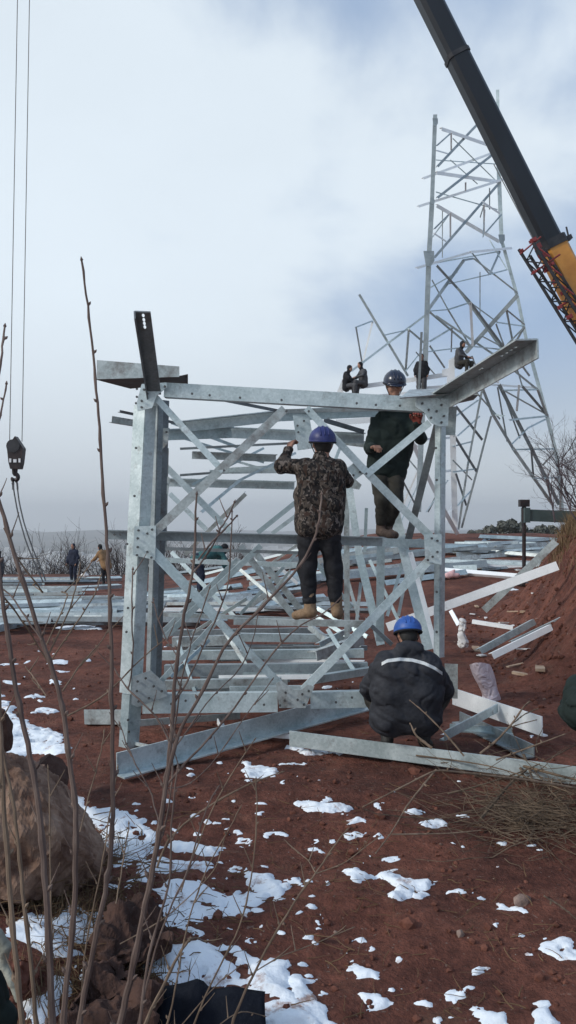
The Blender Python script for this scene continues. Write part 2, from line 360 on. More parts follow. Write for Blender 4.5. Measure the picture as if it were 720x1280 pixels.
for a, b, c, d in [(68,187,11,8),(172,133,27,9),(170,170,22,10),(250,230,22,9),(260,257,13,7),(335,320,20,7),(360,140,40,11),(310,110,27,6),(230,172,14,6),(425,312,28,5),(282,478,9,13),(208,452,18,11),(475,507,18,7),(340,592,24,10),(385,625,20,15),(605,468,13,8),(25,285,30,7),(5,320,12,9),(95,80,16,5),(80,385,10,16),(60,425,14,12),(445,122,14,5),(410,560,12,9)]:
    SN.append(ell(360+a/2, 960+b/2, c/2, d/2))
for u, v, a, b in [(326,1018,6,6),(345,1043,12,4),(306,1054,9,6),(291,1163,7,5),(18,778,30,4),(8,830,12,3),(75,828,12,5),(78,840,10,3),(70,853,9,4),(60,890,14,4),(100,785,30,4),(60,778,14,3),(370,955,15,3),(12,853,14,3),(110,826,6,2),(45,870,12,3),(545,888,14,4),(420,860,18,3),(640,737,8,2)]:
    SN.append(ell(u, v, a, b))
rr = random.Random(3)
for i in range(300):
    u = rr.choice([rr.uniform(0, 110), rr.uniform(350, 720), rr.uniform(200, 420)]); v = rr.uniform(800, 1270)
    if rr.random() < .5: u = rr.gauss(230, 90); v = rr.gauss(1110, 80)
    if u < 5 or v > 1275 or (60 < u < 140 and 940 < v < 1130): continue
    SN.append(ell(u, v, rr.uniform(1, 3.6), rr.uniform(.7, 1.7)))
sv, sf, sn = [], [], 0
for P in SN:
    W = np.array([G(u, v)[:2] for u, v in P])
    lo = W.min(0)-.14; hi = W.max(0)+.14
    step = max(.012, min(.02, (hi-lo).max()/60)) if W[:, 1].mean() < 9 else .05
    gx = np.arange(lo[0], hi[0], step); gy = np.arange(lo[1], hi[1], step)
    if len(gx)*len(gy) > 90000: step *= 2; gx = np.arange(lo[0], hi[0], step); gy = np.arange(lo[1], hi[1], step)
    x, y = np.meshgrid(gx, gy)
    size = min(1, (hi-lo).max()/.8)
    big = size > .6
    d = pip(W, x, y)-(.006 if big else -.004)+(fbm(x*6, y*6, 5, 31)*.24*size if big else fbm(x*13, y*19, 5, 31)*.17*max(size, .25))+fbm(x*30, y*38, 3, 33)*.05
    d = np.where(fbm(x*11, y*11, 3, 36) > .21, np.minimum(d, -.01), d)
    h = np.clip(d, -.06, .14)
    th = np.where(h > 0, .013*size**.5*(1-np.exp(-h/.012))+.10*h, h*.9)+fbm(x*5, y*5, 4, 40)*.07*np.clip(h*12, 0, 1)+fbm(x*22, y*22, 3, 41)*.02*np.clip(h*30, 0, 1)
    z = gz_(x, y)+th
    keep = d > -.05
    cell = keep[:-1, :-1] & keep[1:, :-1] & keep[:-1, 1:] & keep[1:, 1:]
    idx = np.arange(x.size).reshape(x.shape)
    q = np.stack([idx[:-1, :-1], idx[:-1, 1:], idx[1:, 1:], idx[1:, :-1]], -1)[cell]
    if len(q) == 0: continue
    us, inv = np.unique(q, return_inverse=True)
    sv.append(np.stack([x.ravel()[us], y.ravel()[us], z.ravel()[us]], -1)); sf.append(inv.reshape(-1, 4)+sn); sn += len(us)
kind(obj('snow', np.vstack(sv), np.vstack(sf), M['snow'], origin=(0, 5, 0), smooth=True), 'stuff')

# ------------------------------------------------------------------ stones, clods
def rock_mesh(mb, c, r, seed, sub=1, flat=.75, sq=(1, 1, 1)):
    bm = bmesh.new(); bmesh.ops.create_icosphere(bm, subdivisions=sub, radius=1)
    rs = random.Random(seed)
    ox, oy = rs.uniform(0, 90), rs.uniform(0, 90)
    V = np.array([v.co[:] for v in bm.verts]); Fc = [[v.index for v in f.verts] for f in bm.faces]; bm.free()
    for k in range(6):   # chip flat facets
        n = nrm([rs.uniform(-1, 1), rs.uniform(-1, 1), rs.uniform(-.6, 1)]); dd = rs.uniform(.55, .85)
        s = V@n; V = V-np.outer(np.maximum(s-dd, 0), n)
    nn = fbm(V[:, 0]*1.7+ox, V[:, 1]*1.7+V[:, 2]*1.3+oy, 4, seed % 50)
    V = V*(1+.45*nn)[:, None]
    V = V*np.array(sq)*np.array([1, 1, flat])*r
    a = rs.uniform(0, 6.28); ca, sa = math.cos(a), math.sin(a)
    V[:, :2] = V[:, :2]@np.array([[ca, -sa], [sa, ca]])
    mb.add(V+np.asarray(c), Fc)
rr = random.Random(11)
for nm, mt, cnt in (('earth_clods', 'clod', 4200), ('pale_pebbles', 'clod_pale', 260)):
    mb = MB()
    for i in range(cnt):
        yy = 2.4+13*rr.random()**1.7; xx = rr.uniform(-.42, .42)*yy*1.05
        if rr.random() < .3: yy = rr.uniform(8, 19); xx = 2.5+(yy-9.5)*.20+rr.uniform(-.3, 1.9)
        r = (.005+.022*rr.random()**2.2)*(1 if rr.random() < .965 else 2.4)*(rr.uniform(.6, 2.8) if yy > 8.5 and xx > 2.6 else 1)*(.6 if nm[0] == 'p' else 1)
        rock_mesh(mb, (xx, yy, tz(xx, yy)+r*.2), r, i, 1)
    kind(mb.build(nm, M[mt], origin=(0, 8, 0)), 'stuff')
def boulder(name, label, cat, pts, mat, sub=3, amp=.05, seed=1, snow=None):
    bm = bmesh.new()
    for p in pts: bm.verts.new(tuple(p))
    bmesh.ops.convex_hull(bm, input=bm.verts)
    bmesh.ops.delete(bm, geom=[v for v in bm.verts if not v.link_faces], context='VERTS')
    bmesh.ops.triangulate(bm, faces=bm.faces)
    for i in range(sub): bmesh.ops.subdivide_edges(bm, edges=bm.edges, cuts=1, use_grid_fill=True, smooth=.15)
    bm.normal_update()
    V = np.array([v.co[:] for v in bm.verts]); Nn = np.array([v.normal[:] for v in bm.verts])
    Fc = [[v.index for v in f.verts] for f in bm.faces]; bm.free()
    k = fbm(V[:, 0]*4+seed, V[:, 2]*4+V[:, 1]*3, 5, seed)+.55*fbm(V[:, 0]*13+seed, V[:, 2]*13+V[:, 1]*12, 4, seed)-.35*np.abs(fbm(V[:, 0]*7+seed, V[:, 2]*8-V[:, 1]*7, 3, seed+4))*3
    V = V+Nn*(k*amp*2)[:, None]
    return tag(obj(name, V, Fc, M[mat]), label, cat)
def FY(L): return [F(*p) for p in L]
boulder('boulder', 'large tan boulder at the left edge with a dark shaded side', 'boulder',
  FY([(-40,930,3.7),(8,945,3.7),(48,962,3.9),(92,1000,4.1),(128,1045,4.2),(138,1075,4.1),(105,1118,3.8),(40,1108,3.5),(-30,1130,3.4),(75,1050,3.55),(62,1000,3.6),(10,1130,3.4),(-40,930,4.6),(60,975,4.7),(120,1045,4.7),(0,1125,4.5),(110,1080,4.6)]), 'rock_tan', 5, .045, 3)
boulder('stone', 'rounded brown stone between the snow bank and the tan boulder', 'stone',
  FY([(48,955,5.2),(62,943,5.3),(78,948,5.4),(88,965,5.4),(80,985,5.2),(55,985,5.1),(65,950,5.8),(80,970,5.8)]), 'rock_dark', 3, .02, 5)
boulder('stone', 'dark stone at the left edge in front of the upper snow bank', 'stone',
  FY([(-30,880,4.9),(5,888,4.9),(16,905,5),(10,938,4.9),(-30,950,4.8),(0,900,5.4),(10,930,5.4)]), 'rock_dark', 3, .02, 6)
boulder('earth_lump', 'dark lump of rooty soil beside the lower left snow', 'earth lump',
  FY([(15,1195,2.95),(48,1190,3.0),(60,1215,3.0),(50,1250,2.9),(10,1262,2.85),(5,1220,2.9),(30,1192,3.3),(55,1230,3.3)]), 'clod', 4, .07, 7)
boulder('earth_lump', 'broad reddish earth lump between the two snow patches', 'earth lump',
  FY([(118,1170,3.3),(140,1140,3.4),(175,1125,3.5),(212,1150,3.5),(225,1185,3.35),(190,1200,3.2),(135,1205,3.1),(170,1130,3.9),(210,1170,3.8)]), 'rock_dark', 5, .09, 8)
boulder('earth_lump', 'brown earth lump with dry roots at the bottom left behind the stems', 'earth lump',
  FY([(85,1240,2.9),(105,1205,3.0),(150,1195,3.1),(185,1225,3.0),(195,1275,2.85),(140,1300,2.75),(80,1290,2.75),(120,1215,3.3),(170,1240,3.3)]), 'rock_dark', 5, .09, 9)
boulder('stone', 'pale round stone beside the narrow snow strip at lower right', 'stone',
  FY([(642,1122,4.2),(650,1118,4.2),(662,1120,4.2),(666,1130,4.2),(655,1136,4.15),(643,1131,4.15),(652,1120,4.35),(662,1128,4.35)]), 'clod_pale', 2, .008, 12)
# ------------------------------------------------------------------ the lattice section being bolted together in front
S = thing('lattice_tower_section', 'half assembled galvanised lattice section standing in front, workers bolting its beams', 'steel frame', F(350, 935, 7.0))
TR = random.Random(5)
def L(name, *a, **k):
    k.setdefault('mat', M[TR.choice(['galv', 'galv', 'galv_cool', 'galv_cool', 'galv_muddy'])]); return lb(name, S, *a, **k)
# corner posts
def post(name, pts, wl, wr, mat='galv', par=None):
    """steel angle whose corner faces the camera: flanges run back-left and back-right"""
    par = par or S
    p0, p1 = FY(pts); a = nrm(p1-p0); mb = MB(); mid = (p0+p1)/2; Ln = np.linalg.norm(p1-p0)/2
    for w, dx, dy in ((wl, -.86, .5), (wr, .80, .6)):
        if w == 0: continue
        d = nrm(np.array([dx, dy, 0])-a*np.dot([dx, dy, 0], a)); n = nrm(np.cross(a, d))
        mb.box(mid+d*w/2, a*Ln, d*w/2, n*.007)
    return mb.build(name, M[mat], par)
post('corner_post', [(182,506,7.0),(164,868,7.0)], .13, .10)
post('corner_post', [(163,868,7.03),(158,946,7.0)], .09, .11, 'galv_cool')
post('corner_post', [(198,500,7.35),(188,855,7.3)], .05, .05, 'galv_grey')
post('corner_post', [(203,500,7.6),(193,850,7.6)], .03, .07, 'galv_dull')
L('corner_post', 206,560,8.6, 203,690,8.6, 10, edge=-1, mat=M['galv_dull'])
post('corner_post', [(551,512,7.1),(549,822,7.1)], .05, .06)
L('corner_post', 547,530,7.3, 510,676,7.9, 9, edge=1, mat=M['galv_dull'])
L('splice_plate', 565,508,7.2, 563,544,7.2, 12, dw=0, mat=M['galv_muddy'])
L('splice_plate', 559,440+55,7.15, 552,516,7.15, 20, dw=0, mat=M['galv_muddy'])
# beams above eye level
L('beam', 205,487,7.0, 541,506,7.0, 18, edge=-1)
L('beam', 275,499,7.15, 350,514,7.6, 4, edge=1, mat=M['galv_dull'])
L('beam', 350,514,7.6, 540,510,7.4, 5, edge=1, mat=M['galv_dull'])
L('beam', 140,524,7.2, 182,531,7.4, 8, edge=-1, mat=M['galv_muddy'])
L('beam', 150,514,7.2, 232,531,7.9, 3, edge=-1, mat=M['galv_dull'])
L('beam', 226,534,7.9, 352,520,8.1, 13, edge=1, back=-1)
L('beam', 352,520,8.1, 520,512,8.2, 13, edge=1, back=-1)
L('beam', 205,544,8.4, 290,541,8.6, 13, edge=1, back=-1)
L('beam', 290,541,8.6, 455,548,8.8, 13, edge=1, back=-1, dw=7)
L('beam', 225,561,9.0, 365,554,9.1, 3, edge=1, mat=M['galv_dull'])
L('beam', 240,569,9.5, 345,573,9.7, 9, edge=1, back=-1, dw=9)
L('beam', 280,588,10.0, 350,584,10, 6, edge=1)
L('beam', 225,594,10.0, 350,585,10.2, 3, edge=1, mat=M['galv_dull'])
L('beam', 208,603,10.8, 368,607,11, 10, edge=1, back=-1, dw=12)
L('beam', 262,590,10.2, 440,588,10.4, 5, edge=1)
L('beam', 290,575,9.8, 335,588,9.8, 3, edge=1)
L('beam', 405,525,8.4, 455,540,8.6, 6, edge=1, mat=M['galv_dull'])
L('beam', 400,548,8.9, 460,556,8.9, 8, edge=1, mat=M['galv_muddy'])
L('beam', 420,528,8.6, 478,524,8.6, 7, edge=1, mat=M['galv_sunlit'])
# middle beams
L('beam', 134,668,7.25, 478,677,7.35, 12, edge=1, dw=14, mat=M['galv_grey'], back=-1)
L('beam', 478,678,7.35, 540,680,7.4, 10, edge=1)
L('beam', 155,684,8.4, 400,692,8.4, 4, edge=1, mat=M['galv_dull'])
L('beam', 200,700,9.5, 380,707,9.5, 6, edge=1)
# working level beams
L('beam', 292,777,7.15, 455,780,7.15, 8, edge=1)
L('beam', 195,768,8.6, 380,775,8.6, 5, edge=1, mat=M['galv_muddy'])
L('beam', 190,762,11, 330,762,11, 4, edge=1, mat=M['galv_sunlit'])
# bottom beams, one behind another
L('beam', 178,880,7.0, 347,878,7.0, 24, edge=1, dw=14)
L('beam', 388,876,7.0, 470,874,7.0, 20, edge=1, dw=14)
L('beam', 200,857,7.6, 352,853,7.6, 11, edge=1, mat=M['galv_muddy'])
L('beam', 205,839,8.2, 460,836,8.2, 14, edge=1, mat=M['galv_grey'])
L('beam', 200,820,8.8, 455,817,8.8, 11, edge=1)
L('beam', 215,803,9.6, 300,800,9.6, 12, edge=1, mat=M['galv_muddy'])
L('beam', 300,797,10.2, 450,799,10.2, 10, edge=1)
L('beam', 385,783,10.8, 420,812,9.0, 7, edge=1, mat=M['galv_muddy'])
L('beam', 190,792,10.8, 400,788,11, 7, edge=1, mat=M['galv_grey'])
L('beam', 395,850,7.5, 470,838,8.2, 9, edge=1)
# front face bracing
L('cross_brace', 194,496,6.97, 279,589,6.93, 8, edge=1)
L('cross_brace', 356,511,6.93, 190,668,6.93, 11, edge=1)
L('cross_brace', 383,510,6.95, 460,592,6.95, 9, edge=1)
L('cross_brace', 460,592,6.95, 543,676,6.95, 10, edge=1)
L('cross_brace', 537,528,6.93, 457,594,6.93, 9, edge=1)
L('cross_brace', 188,686,6.93, 272,775,6.93, 12, edge=1)
L('cross_brace', 272,776,6.93, 352,858,6.93, 9, edge=1)
L('cross_brace', 540,697,6.93, 379,863,6.93, 10, edge=1)
L('cross_brace', 457,776,6.97, 490,806,7.1, 5, edge=1, mat=M['galv_muddy'])
L('cross_brace', 270,778,6.97, 186,868,6.97, 6, edge=1)
# side / rear face bracing
L('cross_brace', 204,580,8.8, 288,664,8.8, 8, edge=1)
L('cross_brace', 212,617,10.5, 258,662,10.5, 6, edge=1)
L('cross_brace', 322,666,9.5, 372,626,9.5, 6, edge=1)
L('cross_brace', 340,667,10.5, 376,640,10.5, 5, edge=1)
L('cross_brace', 205,790,9.5, 298,700,9.5, 8, edge=1)
L('cross_brace', 205,798,8.4, 326,682,8.4, 7, edge=1)
L('cross_brace', 300,682,9.0, 368,772,9.0, 8, edge=1)
L('cross_brace', 318,690,10.4, 378,765,10.4, 8, edge=1)
L('cross_brace', 345,705,10.8, 372,730,10.8, 4, edge=1, mat=M['galv_sunlit'])
L('cross_brace', 308,762,11.3, 336,740,11.3, 6, edge=1)
L('cross_brace', 272,775,8.6, 316,845,8.2, 5, edge=1, mat=M['galv_muddy'])
L('cross_brace', 214,690,10.6, 300,778,10.2, 5, edge=1)
L('cross_brace', 230,760,11, 300,700,11, 4, edge=1)
L('cross_brace', 392,700,10, 440,760,10, 5, edge=1)
L('cross_brace', 372,690,10.6, 300,768,10.6, 4, edge=1)
L('cross_brace', 214,846,8.0, 262,800,8.6, 4, edge=1)
L('cross_brace', 222,800,8.8, 245,870,7.4, 4, edge=1)
L('cross_brace', 396,820,8.4, 455,800,9.2, 12, edge=1, mat=M['galv_muddy'])
L('cross_brace', 400,806,9, 440,786,9.6, 6, edge=1)
L('beam', 330,827,8.9, 455,829,8.6, 6, edge=1, mat=M['galv_sunlit'])
L('beam', 215,866,7.4, 330,869,7.4, 4, edge=1, mat=M['galv_dull'])
L('beam', 240,812,9.2, 440,809,9.2, 4, edge=1, mat=M['galv_dull'])
L('cross_brace', 507,690,8.4, 484,770,8.2, 4, edge=1)
L('cross_brace', 538,690,8.6, 520,740,8.6, 4, edge=1)
L('cross_brace', 462,700,9.6, 500,780,9.2, 4, edge=1)
L('cross_brace', 405,610,10.5, 425,560,10.5, 4, edge=1)
LR = random.Random(12)
for k in range(16):
    v0 = LR.uniform(790, 868); u0 = LR.uniform(200, 300); u1 = LR.uniform(330, 462); Yk = 7.3+(868-v0)/80*3.2
    L('loose_member', u0, v0+LR.uniform(-5, 5), Yk, u1, v0+LR.uniform(-6, 6), Yk+LR.uniform(-.3, .5), LR.choice([3, 4, 6, 8]), edge=LR.choice([1, -1]), mat=M[LR.choice(['galv', 'galv_sunlit', 'galv_dull', 'galv_grey', 'galv_muddy', 'galv_cool'])])
for k in range(7):
    u0 = LR.uniform(200, 400); v0 = LR.uniform(690, 800); d = LR.choice([-1, 1]); L('cross_brace', u0, v0, 10.3, u0+LR.uniform(40, 80), v0+d*LR.uniform(35, 80), 9.8, LR.choice([3, 4, 5]), edge=1)
for (a, b, c, d_, w_) in [(214,528,300,560,4),(240,606,330,560,3),(300,600,370,566,3),(230,548,330,578,3),(252,640,300,600,4)]: L('cross_brace', a, b, 9.6, c, d_, 9.9, w_, edge=1)
# rear legs seen between the two men and the right-hand post
L('leg_angle', 436,606,8.8, 449,694,8.6, 9, edge=1)
L('leg_angle', 449,694,8.6, 476,806,8.2, 10, edge=1)
L('leg_angle', 433,610,9.3, 434,820,9.3, 7, edge=1)
L('leg_angle', 440,612,9.8, 424,662,9.8, 4, edge=1, mat=M['galv_dull'])
L('leg_angle', 476,675,8.0, 475,802,8.0, 10, edge=1)
L('leg_angle', 493,640,8.5, 536,812,8.0, 13, edge=1, dw=9)
L('leg_angle', 513,690,8.1, 545,812,7.8, 6, edge=1, mat=M['galv_sunlit'])
L('leg_angle', 458,635,8.9, 456,690,8.9, 4, edge=1)
L('leg_angle', 512,697,8.8, 498,770,8.6, 4, edge=1, mat=M['galv_muddy'])
L('leg_angle', 451,728,9.4, 445,785,9.2, 4, edge=1, mat=M['galv_muddy'])
L('leg_angle', 409,786,8.6, 442,838,8.0, 5, edge=1)
L('leg_angle', 425,690,9.8, 448,772,9.4, 4, edge=1, mat=M['galv_muddy'])
# long angles that stick out towards the viewer
def out(name, p0, p1, wa, wb, da, db, mat='galv'):
    """flange a along da, flange b along db"""
    p0 = F(*p0); p1 = F(*p1); a = nrm(p1-p0); mb = MB(); Ln = np.linalg.norm(p1-p0)/2; mid = (p0+p1)/2
    for w, d in ((wa, da), (wb, db)):
        d = nrm(np.asarray(d, float)-a*np.dot(d, a)); n = nrm(np.cross(a, d)); mb.box(mid+d*w/2, a*Ln, d*w/2, n*.006)
    return mb.build(name, M[mat], S), mid, a
arm, _, _ = out('leg_angle', (672,424,5.4), (552,497,7.1), .13, .16, (0, 0, -1), (-.9, -.3, -.05), 'galv_muddy')
u_, v_ = 0, 0
up, _, _ = out('leg_angle', (168,389,6.0), (184,492,6.95), .12, .07, (1, 0, 0), (0, .6, -.8), 'galv_dull')
# bolt holes in both arms: small through-holes shown as dark drilled sleeves
# cut real holes through the up-standing angle with booleans
def cut(o, pts, n, r):
    mb = MB(); n = nrm(n)
    for p in pts: mb.tube([np.asarray(p)-n*.05, np.asarray(p)+n*.05], r, 10)
    c = mb.build('hole_cutter', None, origin=(0, 0, 0))
    for q in (c, o):
        bm = bmesh.new(); bm.from_mesh(q.data); bmesh.ops.recalc_face_normals(bm, faces=bm.faces); bm.to_mesh(q.data); bm.free()
    md = o.modifiers.new('b', 'BOOLEAN'); md.use_self = True; md.object = c; md.operation = 'DIFFERENCE'; md.solver = 'EXACT'
    bpy.context.view_layer.update()
    dg = bpy.context.evaluated_depsgraph_get(); me2 = bpy.data.meshes.new_from_object(o.evaluated_get(dg))
    o.modifiers.clear(); o.data = me2; bpy.data.objects.remove(c)
a0 = F(168,389,6.0); a1 = F(184,492,6.95); ad_ = a1-a0
cut(up, [a0+ad_*t+np.array([.062, 0, 0]) for t in (.045, .09, .13, .17)], (0, 1, .1), .012)
b0 = F(672,424,5.4); b1 = F(552,497,7.1); bd = b1-b0
cut(arm, [b0+bd*t+nrm([-.9, -.3, 0])*.08 for t in (.10, .14, .18, .225, .42, .445)], (0, 0, 1), .013)
# upper left stub angle and outstanding plate on top of the right corner
def plate(name, poly, Y, th=.012, mat='galv', par=None, Ys=None):
    P = [F(u, v, (Ys[i] if Ys else Y)) for i, (u, v) in enumerate(poly)]
    mb = MB(); n = nrm(np.cross(P[1]-P[0], P[2]-P[0])); mb.prism(P, n*th); return mb.build(name, M[mat], par or S)
plate('stub_angle', [(121,450),(224,458),(224,471),(121,474)], 6.92, mat='galv_muddy')
plate('stub_angle', [(121,475),(224,471.5),(235,469),(235,481),(192,483),(163,486)], 0, mat='galv_rusty_shade', Ys=[6.94,6.94,6.96,7.3,7.4,7.4])  # rusty underside of the stub, its shade painted by the dark material
plate('cover_plate', [(500,497),(512,487),(562,485),(563,492)], 0, mat='galv_muddy', Ys=[6.7,7.0,7.4,6.9])
plate('cover_plate', [(563,492),(598,494),(592,500),(560,507)], 0, mat='galv_dull', Ys=[6.9,6.7,7.2,7.4])
# gusset plates with bolts
bolt_bm = bmesh.new(); bmesh.ops.create_cone(bolt_bm, cap_ends=True, segments=6, radius1=.0115, radius2=.010, depth=.014, matrix=Matrix.Rotation(math.pi/2, 4, 'X'))
bolt_me = bpy.data.meshes.new('bolt'); bolt_bm.to_mesh(bolt_me); bolt_bm.free(); bolt_me.materials.append(M['bolt_steel'])
def bolts(par, pts, Y):
    for u, v in pts:
        o = bpy.data.objects.new('bolt', bolt_me); COL.objects.link(o); o.parent = par
        p = F(u, v, Y)-np.array(S['_o']); o.location = p
def gus(poly, Y, bl, mat='galv'):
    g_ = plate('gusset_plate', poly, Y, mat=mat); bolts(g_, bl, Y-.02)
gus([(171,503),(177,480),(208,478),(209,484),(196,494),(190,510),(172,514)], 6.91, [(177,501),(177,509),(184,492),(198,481),(206,483),(180,487)])
gus([(195,535),(212,535),(209,555),(197,569),(189,565)], 7.6, [(201,539),(208,540),(200,548),(196,556)], 'galv_muddy')
gus([(197,590),(212,597),(210,618),(195,615)], 8.6, [(203,600),(208,605),(202,611)], 'galv_muddy')
gus([(168,658),(195,657),(194,700),(166,694)], 6.9, [(173,663),(190,662),(184,667),(172,673),(172,684),(184,690),(171,694),(189,697)])
gus([(166,846),(188,838),(206,854),(210,870),(172,884),(164,880)], 6.9, [(172,852),(182,848),(171,864),(192,858),(202,864),(173,877),(186,873)], 'galv_grey')
gus([(345,854),(352,851),(366,862),(378,862),(384,856),(393,858),(382,885),(349,885)], 6.9, [(350,882),(380,881),(357,866),(378,868),(386,864),(356,876),(372,875)], 'galv_muddy')
gus([(520,498),(546,497),(561,508),(560,532),(548,533),(538,528),(531,516),(519,508)], 6.9, [(528,504),(536,512),(552,506),(555,520),(552,528),(539,522),(546,514)])
gus([(530,668),(552,668),(552,706),(532,702)], 6.9, [(540,673),(547,676),(535,700),(541,696),(547,690)])
gus([(366,519),(386,515),(393,560),(372,563)], 7.6, [(372,532),(373,540),(380,526)])
gus([(434,585),(448,574),(457,590),(444,600)], 7.0, [(450,590),(442,594)])
gus([(443,598),(452,606),(449,612),(437,610)], 8.6, [], 'galv_muddy')
bolts(S, [(240,492),(262,494),(300,497),(352,500),(446,504),(470,506),(500,507),(358,514),(386,514),(280,588),(458,592),(214,880),(232,876),(330,881),(420,878),(440,872),(143,668),(150,668),(545,560),(546,600),(546,740),(546,790),(170,560),(168,620),(160,760),(158,790),(160,900),(161,915),(158,930)], 6.88)
for pts in ([(171,486),(171,496),(170,504)], [(159,680)], [(152,720)]): bolts(S, pts, 7.0)

# ------------------------------------------------------------------ base angles in front of the section (lying on the ground)
def bar(name, label, u0, v0, Y0, u1, v1, Y1, wpx, cat='steel angle', group=None, edge=1, dw=None, mat='galv', back=1, n=None):
    mb = MB(); w = wpx*(Y0+Y1)/2/FPX
    Langle(mb, F(u0, v0, Y0), F(u1, v1, Y1), w, edge, None if dw is None else dw*(Y0+Y1)/2/FPX, back=back, n=n)
    return tag(mb.build(name, M[mat]), label, cat, group)
def bar2(name, label, p0, p1, wv, wh, hdir=1, mat='galv', up=0):
    """angle on the ground with a standing flange wv tall and a lying flange wh wide (towards camera if hdir=-1)"""
    p0 = np.asarray(p0, float); p1 = np.asarray(p1, float); a = nrm(p1-p0); mid = (p0+p1)/2; Ln = np.linalg.norm(p1-p0)/2
    side = nrm(np.cross([0, 0, 1], a)); side = side if side[1] > 0 else -side; upv = nrm(np.cross(a, side)); upv = upv if upv[2] > 0 else -upv
    mb = MB(); mb.box(mid+upv*wv/2, a*Ln, upv*wv/2, side*.006); mb.box(mid+side*hdir*(wh/2+.007), a*Ln, side*wh/2, upv*.006)
    return tag(mb.build(name, M[mat]), label, 'steel angle')
p0, p1 = G(146, 978), G(455, 897)
bar2('steel_angle', 'heavy angle lying diagonally on the earth from lower left to the squatting worker', p0+[0, 0, .05], np.array([p1[0], p1[1], p1[2]+.10]), .17, .10, -1)
p0, p1 = G(362, 941), G(722, 990)
bar2('steel_angle', 'long angle lying below the squatting worker and running out to the right edge', p0+[0, 0, .06], p1+[0, 0, .05], .13, .10, 1)
p0, p1 = G(566, 895), G(678, 938)
bar2('steel_angle', 'wide pale angle sloping down right beside the squatting worker', p0+[0, 0, .12], p1+[0, 0, .12], .17, .05, 1, 'galv_sunlit')
p0, p1 = G(556, 944), G(622, 912)
bar2('steel_angle', 'short brace joining two ground angles to the right of the squatting worker', p0+[0, 0, .12], p1+[0, 0, .16], .08, .04, 1)
p0, p1 = G(106, 908), G(160, 908)
bar2('steel_angle', 'short boxy angle end lying left of the corner post foot', p0+[0, 0, .02], p1+[0, 0, .02], .14, .16, 1, 'galv_muddy')
bar('steel_plate', 'upright plate with clipped corners just right of the squatting worker', 564, 830, 7.0, 564, 873, 7.0, 16, 'steel plate', dw=0, mat='galv_muddy')
bar2('steel_angle', 'thin pale strip lying under the bottom beams left of the diagonal angle', G(168, 934)+[0,0,.02], G(232, 950)+[0,0,.02], .03, .03)
bar2('steel_angle', 'thin angle running left from under the lattice foot to the middle', G(275, 925)+[0,0,.06], G(362, 932)+[0,0,.06], .04, .05, 1, 'galv_sunlit')
bar2('steel_angle', 'stubby piece of angle standing askew behind the diagonal ground angle', G(272, 918)+[0,0,.1], G(284, 938)+[0,0,.05], .05, .05, 1, 'galv_sunlit')
bar2('steel_angle', 'dull angle lying behind the lattice foot among trodden snow', G(165, 915)+[0,0,.05], G(300, 905)+[0,0,.05], .06, .06, 1, 'galv_muddy')
p0, p1 = G(575, 905), G(668, 950)
bar2('steel_angle', 'grey angle half buried beneath the wide pale angle at right', p0+[0, 0, .02], p1+[0, 0, .02], .10, .08, -1, 'galv_grey')
p0, p1 = G(562, 920), G(640, 925)
bar2('steel_angle', 'narrow angle lying level between the two angles right of the squatting worker', p0+[0, 0, .06], p1+[0, 0, .06], .05, .05, -1, 'galv_cool')
# ------------------------------------------------------------------ loose angles to the right
bar('steel_angle', 'long bright angle with bolt holes leaning up on the red bank', 484, 784, 11.5, 697, 707, 10.8, 11, edge=-1, mat='galv_sunlit')
bar('steel_angle', 'dusty angle crossing behind the long bright one on the bank', 605, 763, 12.0, 695, 677, 11.6, 9, edge=-1, mat='galv_muddy')
bar('steel_angle', 'front bar of the small stack at the foot of the bank', 616, 820, 10.3, 690, 784, 10.6, 8, edge=1, mat='galv_sunlit')
bar('steel_angle', 'thin bar reaching farthest up the bank from the small stack', 640, 804, 10.6, 715, 768, 10.9, 6, edge=1, mat='galv')
bar('steel_angle', 'rear left bar of the small stack below the bank', 601, 814, 10.7, 669, 777, 11.2, 8, edge=1)
bar('steel_angle', 'short white bar lying flat above the small stack', 590, 777, 12.8, 641, 785, 12.5, 5, edge=1, mat='galv_sunlit')
bar('steel_angle', 'tiny white bar tilted beside the right corner post', 563, 763, 13.3, 573, 781, 12.7, 5, edge=1, mat='galv_sunlit')
# ------------------------------------------------------------------ loose angles in piles
rr = random.Random(21)
def pile(n, u0, u1, v0, v1, lenr, wr, label, group, ang=.1, mats=('galv', 'galv_cool', 'galv_muddy', 'galv_grey', 'galv_grey', 'galv_dull')):
    for i in range(n):
        u = rr.uniform(u0, u1); v = v0+(v1-v0)*rr.random()
        p = G(u, v); ln = rr.uniform(*lenr); an = rr.gauss(0, ang)
        lift = rr.uniform(.04, .22)
        d = np.array([math.cos(an), math.sin(an), 0])*ln/2
        a, b = p-d, p+d; a[2] = tz(a[0], a[1])+lift; b[2] = tz(b[0], b[1])+lift+rr.uniform(-.04, .1)
        w = rr.uniform(*wr); mb = MB(); Langle(mb, a, b, w, rr.choice([1, 1, -1]), n=nrm([rr.uniform(-.3, .3), -1, rr.uniform(.1, 1.4)]))
        tag(mb.build('steel_angle', M[rr.choice(mats)]), label, 'steel angle', group)
pile(64, -60, 120, 727, 790, (2.5, 6), (.06, .15), 'galvanised angle in the flat pile at the far left', 'angles in the far left pile', .12)
pile(30, 195, 400, 728, 775, (1.5, 4), (.07, .15), 'galvanised angle lying on the red earth behind the lattice section', 'angles scattered behind the lattice section', .5)
pile(14, 200, 540, 700, 728, (2, 6), (.10, .22), 'galvanised angle in the spread far behind the lattice section', 'angles spread far behind the section', .25)
pile(7, 300, 560, 688, 700, (2, 6), (.12, .25), 'distant galvanised angle at the rear edge of the clearing', 'angles at the rear edge of the clearing', .2)
